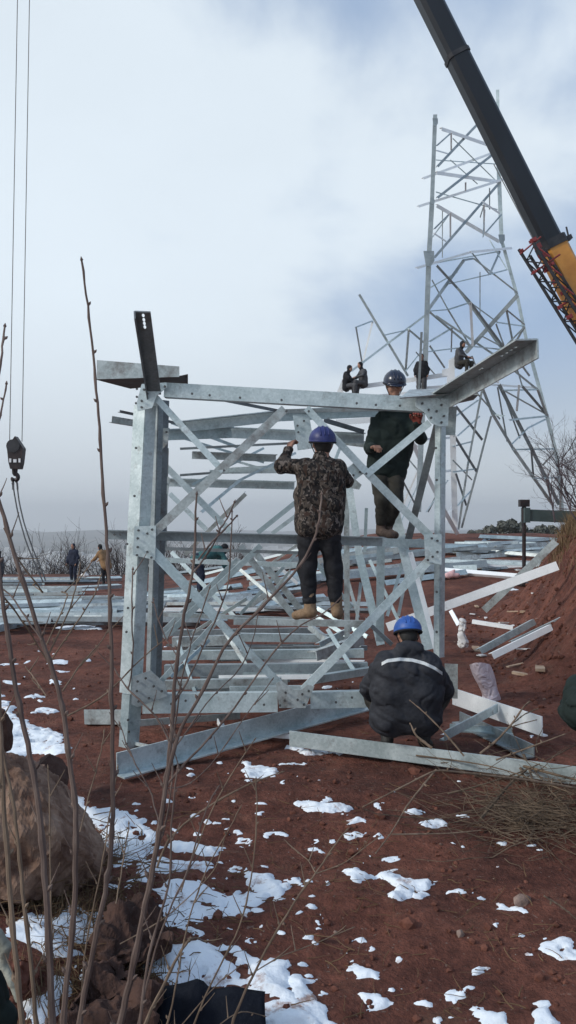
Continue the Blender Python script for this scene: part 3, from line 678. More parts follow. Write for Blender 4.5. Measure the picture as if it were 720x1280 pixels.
pile(20, 585, 665, 678, 698, (1.2, 3.5), (.08, .18), 'galvanised angle in the heap before the far mound at right', 'angles heaped before the far mound', .45)
pile(6, 560, 660, 702, 722, (1.5, 3.5), (.08, .15), 'pale angle lying on red earth below the heap at right', 'angles below the right heap', .25, ('galv_muddy', 'galv', 'galv_sunlit'))
# big sheet-like angles at the far left (wide flanges seen from above)
for (u0, v0, u1, v1, w, lab, mt) in [(-40,800,150,755,.22,'broad pale angle, frontmost of the far left pile', 'galv'), (-40,748,150,737,.20,'broad flat angle in the middle of the far left pile', 'galv'),
      (-30,768,110,764,.12,'muddy angle below the green plastic bag', 'galv_muddy'), (-30,733,152,727,.2,'rearmost broad angle of the far left pile','galv')]:
    a, b = G(u0, v0), G(u1, v1); a[2] += .16; b[2] += .2; mb = MB(); Langle(mb, a, b, w, -1, .12, n=(0, -.5, 1)); tag(mb.build('steel_angle', M[mt]), lab, 'steel angle')

# ------------------------------------------------------------------ the tall tower behind
T = thing('lattice_tower', 'tall half built galvanised lattice tower standing behind with climbing workers', 'pylon', F(600, 672, 30))
YT = 29.0
def TL(name, pts, w, mat='galv', Y=YT, Y2=None, edge=1):
    (u0, v0), (u1, v1) = pts; return lb(name, T, u0, v0, Y, u1, v1, Y2 or Y, w, edge=edge, dw=w*.9, mat=M[mat])
for a, b, w in [((544,143),(540,253),6),((540,253),(536,325),7),((536,325),(532,440),7.5),((532,440),(526,560),8),((526,560),(523,640),8)]: TL('tower_leg', (a, b), w*.85, 'galv_grey', YT-2)
for a, b, w in [((622,112),(623,204),4),((623,204),(627,300),5),((627,300),(647,372),4),((647,372),(659,430),4),((659,430),(684,521),4.5),((684,521),(696,570),4.5),((696,570),(703,640),4.5)]: TL('tower_leg', (a, b), w, 'galv', YT)
for i, (a, b) in enumerate([((552,161),(610,181)),((529,223),(616,191)),((546,216),(622,227)),((523,258),(633,223)),((546,257),(624,302)),((521,335),(589,315)),((589,315),(640,310))]):
    TL('horizontal_strut', (a, b), 4.2 if i in (0, 2, 4) else 3, 'galv_sunlit', YT-1.6, YT)
for a, b, w in [((547,208),(597,155),3.2),((547,247),(616,193),3.2),((543,322),(622,231),3.2),((534,389),(580,325),4),((580,325),(592,323),3),((546,182),(564,166),2),
  ((546,332),(588,378),3),((588,378),(634,440),3),((647,369),(582,441),5),((604,296),(606,262),1.6),((612,343),(625,314),2.6),((605,256),(600,272),1.5),((607,291),(627,268),2),((543,286),(563,266),2)]:
    TL('cross_brace', (a, b), w, 'galv_grey', YT-1.5, YT-.4)
for a, b, w in [((564,166),(564,188),2),((546,188),(560,192),2),((563,266),(563,297),2.2),((543,292),(558,302),2),((604,253),(625,267),2.4),((605,256),(605,290),2),((588,378),(591,433),3.2),((582,228),(582,240),2)]:
    TL('cross_brace', (a, b), w, 'galv_sunlit', YT-1.5, YT-.6)
for a, b, w in [((566,173),(619,225),1.3),((592,323),(647,366),2),((612,343),(634,337),1.8),((560,387),(588,378),2),((560,387),(588,433),2),((633,387),(656,406),2),((633,387),(642,433),2.6),((622,403),(656,408),1.6),
  ((656,408),(643,430),2.6),((439,464),(537,390),2.6),((449,368),(510,470),3),((445,409),(466,401),1.8),((445,409),(453,456),2),((511,412),(507,464),2.8),((511,412),(532,430),2.4),((537,390),(588,433),2.6),((537,427),(565,410),2.4),
  ((537,432),(556,460),2.4),((565,410),(564,440),1.8),((545,395),(620,445),2.6),((620,445),(672,487),2.6),((572,360),(628,437),2.8),((640,440),(662,470),2.6),((620,405),(630,432),2),((507,464),(530,435),1.6)]:
    TL('cross_brace', (a, b), w, 'galv', YT-1, YT)
TL('cross_brace', ((466,401),(453,455)), 2.6, 'galv_sunlit')
for a, b, w in [((537,330),(625,314),1.6),((538,300),(563,266),1.4),((545,200),(620,205),1.2),((545,240),(622,262),1.4),((553,262),(553,322),1.2),((589,315),(612,343),1.6),((560,355),(612,343),1.4),((588,378),(622,403),1.6),
  ((540,350),(560,387),1.6),((534,389),(560,387),1.4),((532,440),(588,433),1.6),((602,420),(640,440),1.8),((643,430),(640,440),1.8),((591,433),(628,437),1.6),((600,340),(600,395),1.3),((656,408),(628,437),2),((520,440),(545,470),1.6),((480,419),(511,412),1.4),
  ((537,360),(572,340),1.6),((555,470),(590,445),1.6),((590,445),(605,485),1.8),((605,485),(640,440),2),((640,440),(653,483),1.8),((563,200),(597,230),1.2),((612,235),(612,262),1.4),((634,337),(612,300),1.4),((647,366),(633,387),1.6)]:
    TL('web_brace', (a, b), w, 'galv', YT-1, YT-.2)
# lower right leg truss
for a, b, w, m in [((624,481),(662,556),4.5,'galv_grey'),((662,556),(699,631),4.5,'galv_grey'),((603,485),(616,518),3.6,'galv'),((616,518),(641,560),3.6,'galv'),((641,560),(691,631),4,'galv'),((653,483),(685,520),3.2,'galv_grey'),
  ((649,481),(646,514),2.8,'galv_sunlit'),((637,525),(685,520),2.4,'galv'),((628,487),(685,519),2,'galv'),((628,488),(650,548),2,'galv_grey'),((622,484),(634,552),2,'galv_grey'),((640,555),(660,535),1.8,'galv'),((660,535),(682,524),2.2,'galv'),
  ((641,562),(694,561),2,'galv'),((664,562),(667,598),2.4,'galv_grey'),((694,564),(678,582),2.2,'galv'),((667,598),(702,597),2,'galv'),((683,600),(690,630),2.4,'galv_grey'),((667,598),(690,628),2,'galv'),((591,479),(672,485),2.6,'galv_sunlit'),
  ((672,487),(684,521),3,'galv'),((630,488),(672,487),2,'galv'),((702,597),(700,640),2.6,'galv'),((688,585),(684,600),1.6,'galv_sunlit'),((630,520),(616,518),1.8,'galv'),((594,489),(625,524),2,'galv')]:
    TL('leg_brace', (a, b), w, m, YT-.8, YT)
# lower left leg truss
for a, b, w, m in [((603,485),(585,580),2.6,'galv'),((585,580),(573,662),2.6,'galv'),((570,508),(603,550),3.2,'galv_grey'),((568,545),(596,590),3.2,'galv_grey'),((570,592),(583,632),2.6,'galv_grey'),((614,520),(596,590),2.6,'galv'),((596,590),(577,660),2.6,'galv'),
  ((514,550),(532,590),5,'galv_sunlit'),((532,590),(553,634),5,'galv_sunlit'),((553,634),(572,668),5,'galv_sunlit'),((566,543),(569,664),7,'galv_sunlit'),((520,550),(566,547),3,'galv_sunlit'),((548,590),(566,588),3,'galv_sunlit'),((548,668),(568,628),4,'galv_sunlit'),
  ((566,590),(596,586),1.8,'galv'),((566,558),(590,552),1.8,'galv'),((498,545),(505,640),2.2,'galv_grey'),((503,600),(524,640),2.2,'galv_grey'),((499,560),(524,590),1.8,'galv'),((528,576),(500,640),2.2,'galv_sunlit'),((500,540),(524,560),2,'galv_sunlit'),
  ((555,600),(535,640),2.2,'galv_grey'),((572,545),(600,520),2,'galv'),((570,520),(598,500),2,'galv'),((566,575),(590,600),1.8,'galv'),((572,632),(590,612),1.8,'galv'),((533,640),(560,600),1.6,'galv'),((500,655),(525,600),1.6,'galv')]:
    TL('leg_brace', (a, b), w, m, YT-1.2, YT-.2)
# waist level with the climbing workers
for a, b, w in [((424,487),(520,474),5.5),((520,474),(566,467),5.5),((424,487),(430,500),5),((418,505),(432,470),5),((522,486),(572,482),4),((440,498),(520,490),3),((580,468),(624,478),3)]:
    TL('waist_beam', (a, b), w, 'galv_sunlit', YT-1.8)
plate('waist_plate', [(561,450),(568,446),(569,500),(559,500),(559,470),(553,470),(553,462),(561,460)], YT-2.2, .05, 'galv_sunlit', T)
TL('waist_plate', ((449,452),(453,470)), 5, 'galv_sunlit', YT-1.8)
for u, v, s in [(544,152,6),(536,322,12),(627,298,7),(534,389,4),(541,252,4)]:
    plate('gusset_plate', [(u-s*.55,v-s*.7),(u+s*.55,v-s*.7),(u+s*.6,v+s*.3),(u+s*.15,v+s),(u-s*.3,v+s*.8)], YT-2.3 if u < 600 else YT-.4, .03, 'galv_grey', T)

# ------------------------------------------------------------------ crane
YC = 18.0
CR = thing('mobile_crane', 'mobile crane behind the bank with black and orange boom raised to the upper left', 'crane', [10.4, 19.0, tz(10.4, 19)])
ax = nrm(F(692, 310, YC)-F(537, 0, YC)); sd = nrm(np.cross([0, 1, 0], ax)); sd = -sd if sd[0] < 0 else sd; dp = np.array([0, 1., 0])
def boomseg(name, q0, q1, w, mat, d=None):
    """hexagonal-section box boom"""
    mb = MB(); d = d or w*1.15
    prof = [(-.5, -.28), (-.34, -.5), (.34, -.5), (.5, -.28), (.5, .42), (.38, .5), (-.38, .5), (-.5, .42)]
    P = [np.asarray(q0)+sd*a*w+dp*b*d for a, b in prof]; mb.prism(P, np.asarray(q1)-np.asarray(q0)); return mb.build(name, M[mat], CR)
tip = F(24, -850, YC)+sd*0; cen = lambda u, v: F(u, v, YC)
c0 = F(690, 306, YC); # lower end of the black section
line = lambda t: c0-ax*t
b1_ = boomseg('boom_section', line(0), line(9), .50, 'boom_black', .42)
boomseg('boom_section', line(9), line(18), .45, 'boom_black', .38)
boomseg('boom_section', line(18), line(26.5), .40, 'boom_black', .34)
for t in (4.7, 9.0, 18.0): boomseg('boom_collar', line(t), line(t+.10), .54 if t < 9.5 else .49, 'dark_steel', .46)
base = boomseg('boom_base', line(-.05), line(-7.2), .58, 'boom_orange', .55)
boomseg('boom_collar', line(.10), line(-.10), .61, 'dark_steel', .6)
for q in (.3,): 
    mb = MB(); mb.box(line(-.05)+sd*.33-dp*.1, sd*.07, ax*.05, dp*.1); mb.tube([line(-.05)+sd*.36-dp*.1, line(.2)+sd*.42-dp*.1], .02); mb.build('rope_guide', M['dark_steel'], CR)
mb = MB(); mb.prism([line(-.9)+sd*.06-dp*.1605, line(-.9)+sd*.19-dp*.1605, line(-2.0)+sd*.19-dp*.1605, line(-1.9)+sd*.05-dp*.1605, line(-1.4)+sd*.12-dp*.1605], -dp*.004); mb.build('boom_marking', M['white_paint'], CR)
# boom tip sheaves
tipc = line(26.5); mb = MB(); mb.box(tipc, sd*.22, ax*.35, dp*.3); mb.build('boom_head', M['boom_orange'], CR)
# stowed lattice jib on the left flank
def jl(u, v, Y): return F(u, v, Y)
J = MB(); chords = [((650,314,17.4),(728,440,17.4)), ((668,306,17.1),(742,424,17.1)), ((664,322,18.0),(742,446,18.0)), ((682,314,17.7),(756,430,17.7))]
C4 = [(F(*a), F(*b)) for a, b in chords]
for a, b in C4: J.tube([a-(b-a)*.02, b+(b-a)*1.1], .035, 6)
for i in range(22):
    t0, t1 = i/10.0, (i+1)/10.0
    for a, b in ((0, 1), (2, 3), (0, 2), (1, 3)):
        A = C4[a][0]+(C4[a][1]-C4[a][0])*(t0 if i % 2 else t1); B = C4[b][0]+(C4[b][1]-C4[b][0])*(t1 if i % 2 else t0); J.tube([A, B], .016, 5)
jib = J.build('lattice_jib', M['dark_steel'], CR)
R_ = MB(); 
for (u, v, r, Y) in [(652,313,.06,17.3),(664,302,.07,17.2),(667,300,.10,17.1),(672,308,.12,17.2),(678,320,.12,17.3),(684,336,.13,17.3),(668,340,.07,17.2),(694,352,.10,17.3),(704,366,.09,17.3),(700,384,.08,17.2),(712,396,.10,17.2),(690,330,.08,17.2)]:
    r *= .42; p = F(u, v, Y); R_.tube([p-dp*.35*r*4, p+dp*.3*r*4], r, 8); R_.box(p, sd*r*1.6, ax*r*1.1, dp*r*.5)
R_.tube([F(650,318,17.3), F(676,296,17.3)], .02); R_.tube([F(664,343,17.3), F(700,318,17.3)], .022); R_.tube([F(697,384,17.2), F(716,374,17.2)], .025)
for k in range(5): R_.tube([C4[1][0]+(C4[1][1]-C4[1][0])*(k*.2), C4[1][0]+(C4[1][1]-C4[1][0])*(k*.2+.16)+sd*.15], .018)
R_.build('jib_bracket', M['crane_red'], CR)
# carrier, hidden behind the bank
gz = tz(10.4, 19)
mb = MB(); mb.box((12.5, 19.5, gz+1.25), (5.2, 0, 0), (0, 1.25, 0), (0, 0, .35)); mb.build('carrier_deck', M['boom_orange'], CR)
mb = MB(); mb.prism([(16.2, 18.3, gz+.7), (18.0, 18.3, gz+.7), (18.0, 18.3, gz+1.9), (17.6, 18.3, gz+2.9), (16.2, 18.3, gz+2.9)], (0, 2.4, 0)); cab = mb.build('cab', M['boom_orange'], CR)
mb = MB(); mb.prism([(9.6, 18.4, gz+1.7), (12.8, 18.4, gz+1.7), (12.8, 18.4, gz+2.9), (11.2, 18.4, gz+3.5), (9.6, 18.4, gz+2.8)], (0, 2.2, 0)); mb.build('turntable_house', M['boom_orange'], CR)
for x in (9.0, 10.5, 14.6, 16.1):
    for y in (18.35, 20.65):
        mb = MB(); mb.tube([(x, y-.18, gz+.55), (x, y+.18, gz+.55)], .55, 20); mb.build('wheel', M['rubber'], CR)
# outrigger
OR = MB(); a = F(657, 644, 20.5); b = F(760, 648, 20.5); OR.box((a+b)/2, (b-a)/2, (0, .14, 0), (0, 0, .15)); OR.box(F(657,644,20.5), (.07, 0, 0), (0, .17, 0), (0, 0, .19)); OR.build('outrigger_beam', M['outrigger_green'], CR)
OR = MB(); OR.tube([F(655,626,20.5), F(655,652,20.5)], .06, 8); OR.box(F(655,629,20.5), (.12, 0, 0), (0, .1, 0), (0, 0, .09)); pj = F(655,652,20.5); OR.tube([pj, (pj[0], pj[1], tz(pj[0], pj[1])+.05)], .05, 8)
OR.tube([(pj[0], pj[1], tz(pj[0], pj[1])), (pj[0], pj[1], tz(pj[0], pj[1])+.06)], .2, 12); OR.build('outrigger_jack', M['hook_dark'], CR)
for pts in ([line(2.2)-sd*.36, F(668,302,17.2)],):
    mb = MB(); mb.tube(pts, .012, 5); mb.build('stay_rope', M['rope'], CR)
# hoist ropes, hook block and sling
HK = thing('crane_hook', 'dark crane hook block hanging on two ropes at the left of the sky', 'crane hook', F(18, 612, YC))
for (u0, u1, dy) in ((22, 12, 0), (37, 27.5, .05)):
    mb = MB(); mb.tube([F(u0, -10, YC+dy), F(u1, 552, YC+dy)], .009, 6); mb.build('hoist_rope', M['rope'], HK)
    mb = MB(); mb.tube([F(u0, -10, YC+dy), tipc+np.array([(u0-29)*.01, dy, -.3])], .009, 6); mb.build('hoist_rope', M['rope'], HK)
def slab(poly, Y, th): 
    P = [F(u, v, Y-th/2) for u, v in poly]; mb = MB(); mb.prism(P, (0, th, 0)); return mb
slab([(18.5,545),(28.5,560),(26.5,578),(24.5,586),(12.5,586),(10.5,578),(8.5,560)], YC, .22).build('sheave_block', M['hook_dark'], HK)
mb = MB(); p = F(18.5, 558, YC); mb.tube([p-dp*.13, p+dp*.13], .15, 16); mb.build('sheave_wheel', M['dark_steel'], HK)
slab([(11.5,573),(14,573),(14,578),(11.5,578)], YC-.12, .01).build('block_marking', M['white_paint'], HK)
slab([(16.5,574),(20.5,574),(20.5,578),(16.5,578)], YC-.12, .01).build('block_marking', M['white_paint'], HK)
slab([(23,573),(25.5,573),(25.5,578),(23,578)], YC-.12, .01).build('block_marking', M['white_paint'], HK)
mb = MB(); hp = [F(18.5, 586, YC), F(18.5, 592, YC)]+[F(18.5+4*math.sin(t), 596.5-4*math.cos(t), YC) for t in np.linspace(0, 4.7, 12)]
mb.tube(hp, [.07, .06]+[.05]*10+[.035, .02], 8); mb.build('hook', M['hook_dark'], HK)
SL = MB()
for k, (x0, pts) in enumerate([(0, [(17,598),(17,612),(22,640),(32,676),(44,706),(54,728)]), (1, [(20,598),(22,612),(24,628),(30,654),(40,684),(52,712),(57,726)])]):
    q = np.array([F(u, v, YC+.1*k) for u, v in pts]); tt = np.linspace(0, len(q)-1, 30)
    q2 = np.stack([np.interp(tt, range(len(q)), q[:, i]) for i in range(3)], -1); q2[1:-1] = (q2[:-2]+q2[1:-1]*2+q2[2:])/4
    SL.tube(q2, .016, 6)
for u in (15.5, 21.5): SL.tube([F(18.5, 598, YC), F(u, 604, YC), F(u+.5, 612, YC)], .022, 6)
tag(SL.build('lifting_sling', M['rope']), 'two strand wire sling hanging in a curve from the crane hook', 'sling')
# ------------------------------------------------------------------ people: implicit surfaces meshed with surface nets
def smin(a, b, k):
    h = np.clip(.5+.5*(b-a)/k, 0, 1); return b+(a-b)*h-k*h*(1-h)
def sdf_mesh(prims, h, fold=0.0, fs=9.0, seed=0, cutz=None):
    lo = np.min([p['lo'] for p in prims], 0)-3*h-.02; hi = np.max([p['hi'] for p in prims], 0)+3*h+.02
    n = np.ceil((hi-lo)/h).astype(int)+1
    A = [lo[i]+h*np.arange(n[i]) for i in range(3)]
    f = np.full(n, .08, np.float32)
    for p in prims:
        m = .07
        s = [slice(max(0, int((p['lo'][i]-m-lo[i])/h)), min(n[i], int((p['hi'][i]+m-lo[i])/h)+2)) for i in range(3)]
        g = np.stack(np.meshgrid(A[0][s[0]], A[1][s[1]], A[2][s[2]], indexing='ij'), -1).astype(np.float32)
        if p['t'] == 'c':
            a, b = p['a'].astype(np.float32), p['b'].astype(np.float32); e = b-a
            pa = g-a; t = np.clip((pa@e)/(e@e+1e-9), 0, 1)
            d = np.linalg.norm(pa-t[..., None]*e, axis=-1)-(p['ra']+(p['rb']-p['ra'])*t)
        else:
            q = (g-p['c'].astype(np.float32))@p['R'].astype(np.float32); r = p['r']
            k0 = np.linalg.norm(q/r, axis=-1); k1 = np.linalg.norm(q/(r*r), axis=-1)+1e-6
            d = k0*(k0-1)/k1
        f[s[0], s[1], s[2]] = smin(f[s[0], s[1], s[2]], d.astype(np.float32), p['k'])
    if fold:
        gx, gy, gz = np.meshgrid(*A, indexing='ij')
        w = fbm(gx*fs+gz*fs*.8+seed, gy*fs-gz*fs*1.25+seed*2, 3, seed)
        w2 = 1-np.abs(2*vnoise(gx*fs*.8+gy*fs*.7+seed, gz*fs*1.5+gx*fs*.5, seed+3)-1)
        wx = gx+.05*np.sin(gz*21+gy*9+seed); rg = 1-np.abs(2*vnoise(wx*fs*1.1+gz*fs*.9+seed, gz*fs*.75-gy*fs*1.2-wx*fs*.8+seed, seed+7)-1)
        f = f+fold*(w*1.3-(w2-.5)*.7+.9*rg**4)
    # surface nets
    sg = f < 0
    c = np.zeros(np.array(f.shape)-1, np.int8); P = np.zeros(c.shape+(3,), np.float32); cnt = np.zeros(c.shape, np.float32)
    for dx in (0, 1):
        for dy in (0, 1):
            for dz in (0, 1): c += sg[dx:f.shape[0]-1+dx, dy:f.shape[1]-1+dy, dz:f.shape[2]-1+dz]
    act = (c > 0) & (c < 8)
    ii = np.argwhere(act); pos = np.zeros((len(ii), 3)); cn = np.zeros(len(ii))
    cor = [(0,0,0),(1,0,0),(0,1,0),(1,1,0),(0,0,1),(1,0,1),(0,1,1),(1,1,1)]
    for i in range(8):
        for j in range(i+1, 8):
            if sum(abs(cor[i][k]-cor[j][k]) for k in range(3)) != 1: continue
            fa = f[tuple((ii+cor[i]).T)]; fb = f[tuple((ii+cor[j]).T)]; m = (fa < 0) != (fb < 0)
            t = np.where(m, fa/np.where(m, fa-fb, 1), 0)
            q = np.array(cor[i])+t[:, None]*(np.array(cor[j])-np.array(cor[i])); pos += q*m[:, None]; cn += m
    V = lo+h*(ii+pos/cn[:, None])
    idx = -np.ones(c.shape, np.int64); idx[act] = np.arange(len(ii))
    Q = []
    for ax_ in range(3):
        o1, o2 = [(1, 2), (2, 0), (0, 1)][ax_]
        sl0 = [slice(1, -1)]*3; sl0[ax_] = slice(0, -1); sl1 = [slice(1, -1)]*3; sl1[ax_] = slice(1, None)
        a = sg[tuple(sl0)]; b = sg[tuple(sl1)]
        for flip, m in ((0, a & ~b), (1, ~a & b)):
            e = np.argwhere(m)
            if not len(e): continue
            off = np.ones(3, int); off[ax_] = 0; e = e+off
            u = np.zeros(3, int); u[o1] = 1; w = np.zeros(3, int); w[o2] = 1
            q = np.stack([idx[tuple((e-u-w).T)], idx[tuple((e-w).T)], idx[tuple(e.T)], idx[tuple((e-u).T)]], -1)
            Q.append(q[:, ::-1] if flip else q)
    Q = np.vstack(Q); return V, Q[(Q >= 0).all(1)]
def cone(a, b, ra, rb=None, k=.03):
    a = np.asarray(a, float); b = np.asarray(b, float); rb = ra if rb is None else rb; r = max(ra, rb)
    return dict(t='c', a=a, b=b, ra=ra, rb=rb, k=k, lo=np.minimum(a, b)-r, hi=np.maximum(a, b)+r)
def elp(c, r, R=None, k=.03):
    c = np.asarray(c, float); r = np.asarray(r, float); R = np.eye(3) if R is None else np.asarray(R); m = r.max()
    return dict(t='e', c=c, r=r.astype(np.float32), R=R, k=k, lo=c-m, hi=c+m)
def frame(f, up=(0, 0, 1)):
    f = nrm(f); r = nrm(np.cross(f, up)); u = np.cross(r, f); return np.stack([r, f, u], 1)   # columns right, forward, up
def lathe(mb, prof, c, R, n=28, sx=1, sy=1, squash=None):
    V = []; m = len(prof)
    for r, z in prof:
        for k in range(n):
            t = 2*math.pi*k/n; V.append(np.asarray(c)+R@np.array([r*math.cos(t)*sx, r*math.sin(t)*sy, z]))
    Fc = [(i*n+k, i*n+(k+1) % n, (i+1)*n+(k+1) % n, (i+1)*n+k) for i in range(m-1) for k in range(n)]+[tuple((m-1)*n+k for k in range(n))]
    mb.add(V, Fc)
def hand(P, w, d, pn, curl, thumb, s=1.0):
    """palm, four fingers of unequal length with two bends, and a thumb from the side of the palm"""
    d = nrm(d); pn = nrm(np.asarray(pn, float)-d*np.dot(pn, d)); x = np.cross(d, pn)*thumb   # x points to the thumb side
    for i, (off, ln) in enumerate([(.030, .068), (.010, .076), (-.010, .070), (-.029, .055)]):
        kn = w+d*.085*s+x*off*s; P.append(cone(w+x*off*.6*s+d*.012, kn, .015*s, .0125*s, .012))
        c1 = curl*.8; d1 = nrm(d*math.cos(c1)+pn*math.sin(c1)); m = kn+d1*ln*.55*s
        c2 = curl*1.9; d2 = nrm(d*math.cos(c2)+pn*math.sin(c2)); e = m+d2*ln*.55*s
        P.append(cone(kn, m, .0105*s, .0095*s, .004)); P.append(cone(m, e, .0093*s, .008*s, .004))
    tb = w+d*.028*s+x*.028*s; t1 = tb+nrm(d*.7+x*.75+pn*.25)*.038*s; t2 = t1+nrm(d*.9+x*.1+pn*.55)*.032*s
    P.append(cone(tb, t1, .014*s, .011*s, .008)); P.append(cone(t1, t2, .011*s, .009*s, .004))
def person(label, J, face, chest=None, jacket='cloth_jacket', trousers='cloth_black', boots='boot_black', helmet=None, cap=None, gloves=None, h=.012, near=False,
           headup=(0, 0, 1), handspec=None, fold=.010, bulk=1.0, group=None, hood=False, jlen=.10, rot=0):
    o = np.array(J['pel'], float); foot = min(J['anL'][2], J['anR'][2])-.08
    base = np.array([o[0], o[1], foot])
    J = {k: np.asarray(v, float) for k, v in J.items()}
    hf = frame(face, headup); r_, f_, u_ = hf[:, 0], hf[:, 1], hf[:, 2]
    Hd = J['head']; nk = J['neck']; sl, sr = J['shL'], J['shR']; pel = J['pel']; hl, hr = J['hipL'], J['hipR']
    B = []
    B.append(elp(Hd+u_*.02, (.074, .092, .098), hf, .02)); B.append(elp(Hd-u_*.045+f_*.025, (.055, .062, .065), hf, .03))
    B.append(cone(Hd-u_*.06-f_*.01, nk, .052, .056, .03))
    if near:
        B.append(cone(Hd+f_*.088+u_*.012, Hd+f_*.104-u_*.022, .008, .015, .012))      # nose
        for s in (-1, 1):
            B.append(elp(Hd+r_*s*.076-u_*.005, (.010, .018, .030), hf, .006)); B.append(elp(Hd+r_*s*.034+f_*.078+u_*.032, (.022, .010, .007), hf, .01))  # ears, brows
            B.append(elp(Hd+r_*s*.04+f_*.06-u_*.03, (.024, .024, .026), hf, .02))     # cheeks
        B.append(elp(Hd+f_*.082-u_*.058, (.022, .010, .006), hf, .006)); B.append(elp(Hd+f_*.080-u_*.072, (.020, .010, .007), hf, .006)); B.append(elp(Hd+f_*.070-u_*.092, (.022, .018, .018), hf, .02))
    ms = (sl+sr)/2
    for s_, h_ in ((sl, hl), (sr, hr)):
        B.append(cone(ms+(s_-ms)*.5-[0, 0, .05], pel+(h_-pel)*.7, .085, .09, .06))
    B.append(cone(nk, ms-[0, 0, .03], .06, .09, .04))
    for s in 'LR':
        B.append(cone(J['sh'+s], J['el'+s], .046, .038)); B.append(cone(J['el'+s], J['wr'+s], .037, .026))
        B.append(cone(J['hip'+s], J['kn'+s], .075, .052)); B.append(cone(J['kn'+s], J['an'+s], .05, .036))
        tf = J.get('toe'+s); B.append(cone(J['an'+s]-[0, 0, .03], tf, .038, .03))
    if near:
        for s in 'LR':
            if handspec and s in handspec: d, pn, cu, th = handspec[s]; hand(B, J['wr'+s], d, pn, cu, th)
            else: hand(B, J['wr'+s], nrm(J['wr'+s]-J['el'+s]), f_, .35, 1 if s == 'R' else -1)
    else:
        for s in 'LR': 
            d = nrm(J['wr'+s]-J['el'+s]); B.append(elp(J['wr'+s]+d*.06, (.035, .05, .03), None, .02))
            for q in range(4): B.append(cone(J['wr'+s]+d*.08+r_*(q-1.5)*.018, J['wr'+s]+d*.15+r_*(q-1.5)*.02, .010, .008, .006))
    V, Q = sdf_mesh(B, h*(.62 if near else 1.3))
    bo = obj('person', V, Q, M['skin'], origin=base, smooth=True); tag(bo, label, 'person', group)
    C = []; b = bulk
    cw = nrm(sr-sl)
    for s_, h_ in ((sl, hl), (sr, hr)):
        top = ms+(s_-ms)*.62-[0, 0, .045]; bot = pel+(h_-pel)*.95; dn = nrm(bot-top)
        C.append(cone(top, (top+bot)/2, .120*b, .128*b, .05)); C.append(cone((top+bot)/2, bot+dn*jlen*.5, .128*b, .135*b, .05))
    C.append(cone(nk-[0, 0, .0], ms-[0, 0, .05], .072, .12, .05)); C.append(cone(ms-[0, 0, .1], pel, .13*b, .135*b, .05))
    for s in 'LR':
        wv = nrm(J['wr'+s]-J['el'+s])
        C.append(cone(J['sh'+s]+(ms-J['sh'+s])*.12, J['el'+s], .078*b, .064*b, .04)); C.append(cone(J['el'+s], J['wr'+s]-wv*.01, .064*b, .044*b, .03))
    if hood: C.append(elp(nk-f_*.08-u_*.0, (.12, .07, .07), hf, .03))
    V, Q = sdf_mesh(C, h, fold, 8, 3); jk = obj('jacket', V, Q, M[jacket], bo, smooth=True)
    C = []
    C.append(cone(hl+(pel-hl)*.3+[0, 0, .03], hr+(pel-hr)*.3+[0, 0, .03], .115, .115, .04))
    for s in 'LR':
        C.append(cone(J['hip'+s], J['kn'+s], .100, .080, .03)); C.append(cone(J['kn'+s], J['an'+s]+nrm(J['kn'+s]-J['an'+s])*.08, .080, .058, .03))
    V, Q = sdf_mesh(C, h, fold*.9, 9, 8); obj('trousers', V, Q, M[trousers], bo, smooth=True)
    for s in 'LR':
        an, to = J['an'+s], J['toe'+s]; C = [cone(an+nrm(J['kn'+s]-an)*.12, an, .054, .05, .02), cone(an-[0, 0, .03], to, .046, .040, .03), cone(an-nrm(to-an)*.03-[0, 0, .045], an-[0, 0, .04], .036, .04, .02)]
        V, Q = sdf_mesh(C, h*.85, .003, 14, 2)
        V[:, 2] = np.maximum(V[:, 2], min(an[2], to[2])-.065); obj('boot', V, Q, M[boots], bo, smooth=True)
    if helmet:
        mb = MB(); c = Hd+u_*.035; 
        prof = [(.128*math.cos(t), .115*math.sin(t)) for t in np.linspace(-.12, math.pi/2-.05, 12)]
        prof = [(.121, -.012), (.1275, -.012)]+prof
        lathe(mb, prof, c, hf, 32, .90, 1.06)
        # front peak and raised crown ribs
        pk = []; 
        for t in np.linspace(-.95, .95, 13): pk.append((math.sin(t), math.cos(t)))
        Vp = []; 
        for x, y in pk: Vp += [c+hf@np.array([x*.113, y*.133, -.004]), c+hf@np.array([x*.122, y*.128+.045*max(0, y)**2, -.016]), c+hf@np.array([x*.122, y*.128+.045*max(0, y)**2, -.021]), c+hf@np.array([x*.113, y*.130, -.013])]
        mb.add(Vp, [(4*i+k, 4*i+(k+1) % 4, 4*i+4+(k+1) % 4, 4*i+4+k) for i in range(12) for k in range(4)]+[(3, 2, 1, 0), (48, 49, 50, 51)])
        for xo in (-.035, 0, .035):
            q = [c+hf@np.array([xo, .136*math.cos(t)*(1-abs(xo)*1.0), .117*math.sin(t)*(1-abs(xo)*1.6)]) for t in np.linspace(.35, math.pi-.35, 14)]; mb.tube(q, .006, 6)
        hm = mb.build('helmet', M[helmet], bo, smooth=True)
        mb = MB(); q = [c+hf@np.array([.112*math.cos(t), .130*math.sin(t), -.022]) for t in np.linspace(0, 2*math.pi, 25)]; mb.tube(q, .009, 6, False)
        if near:
            for s in (-1, 1): mb.tube([c+hf@np.array([s*.10, .02, -.02]), Hd+r_*s*.085-u_*.03+f_*.02, Hd+r_*s*.05-u_*.1+f_*.03, Hd-u_*.125+f_*.035], .0045, 5)
        mb.build('helmet_band', M['cloth_black'], hm)
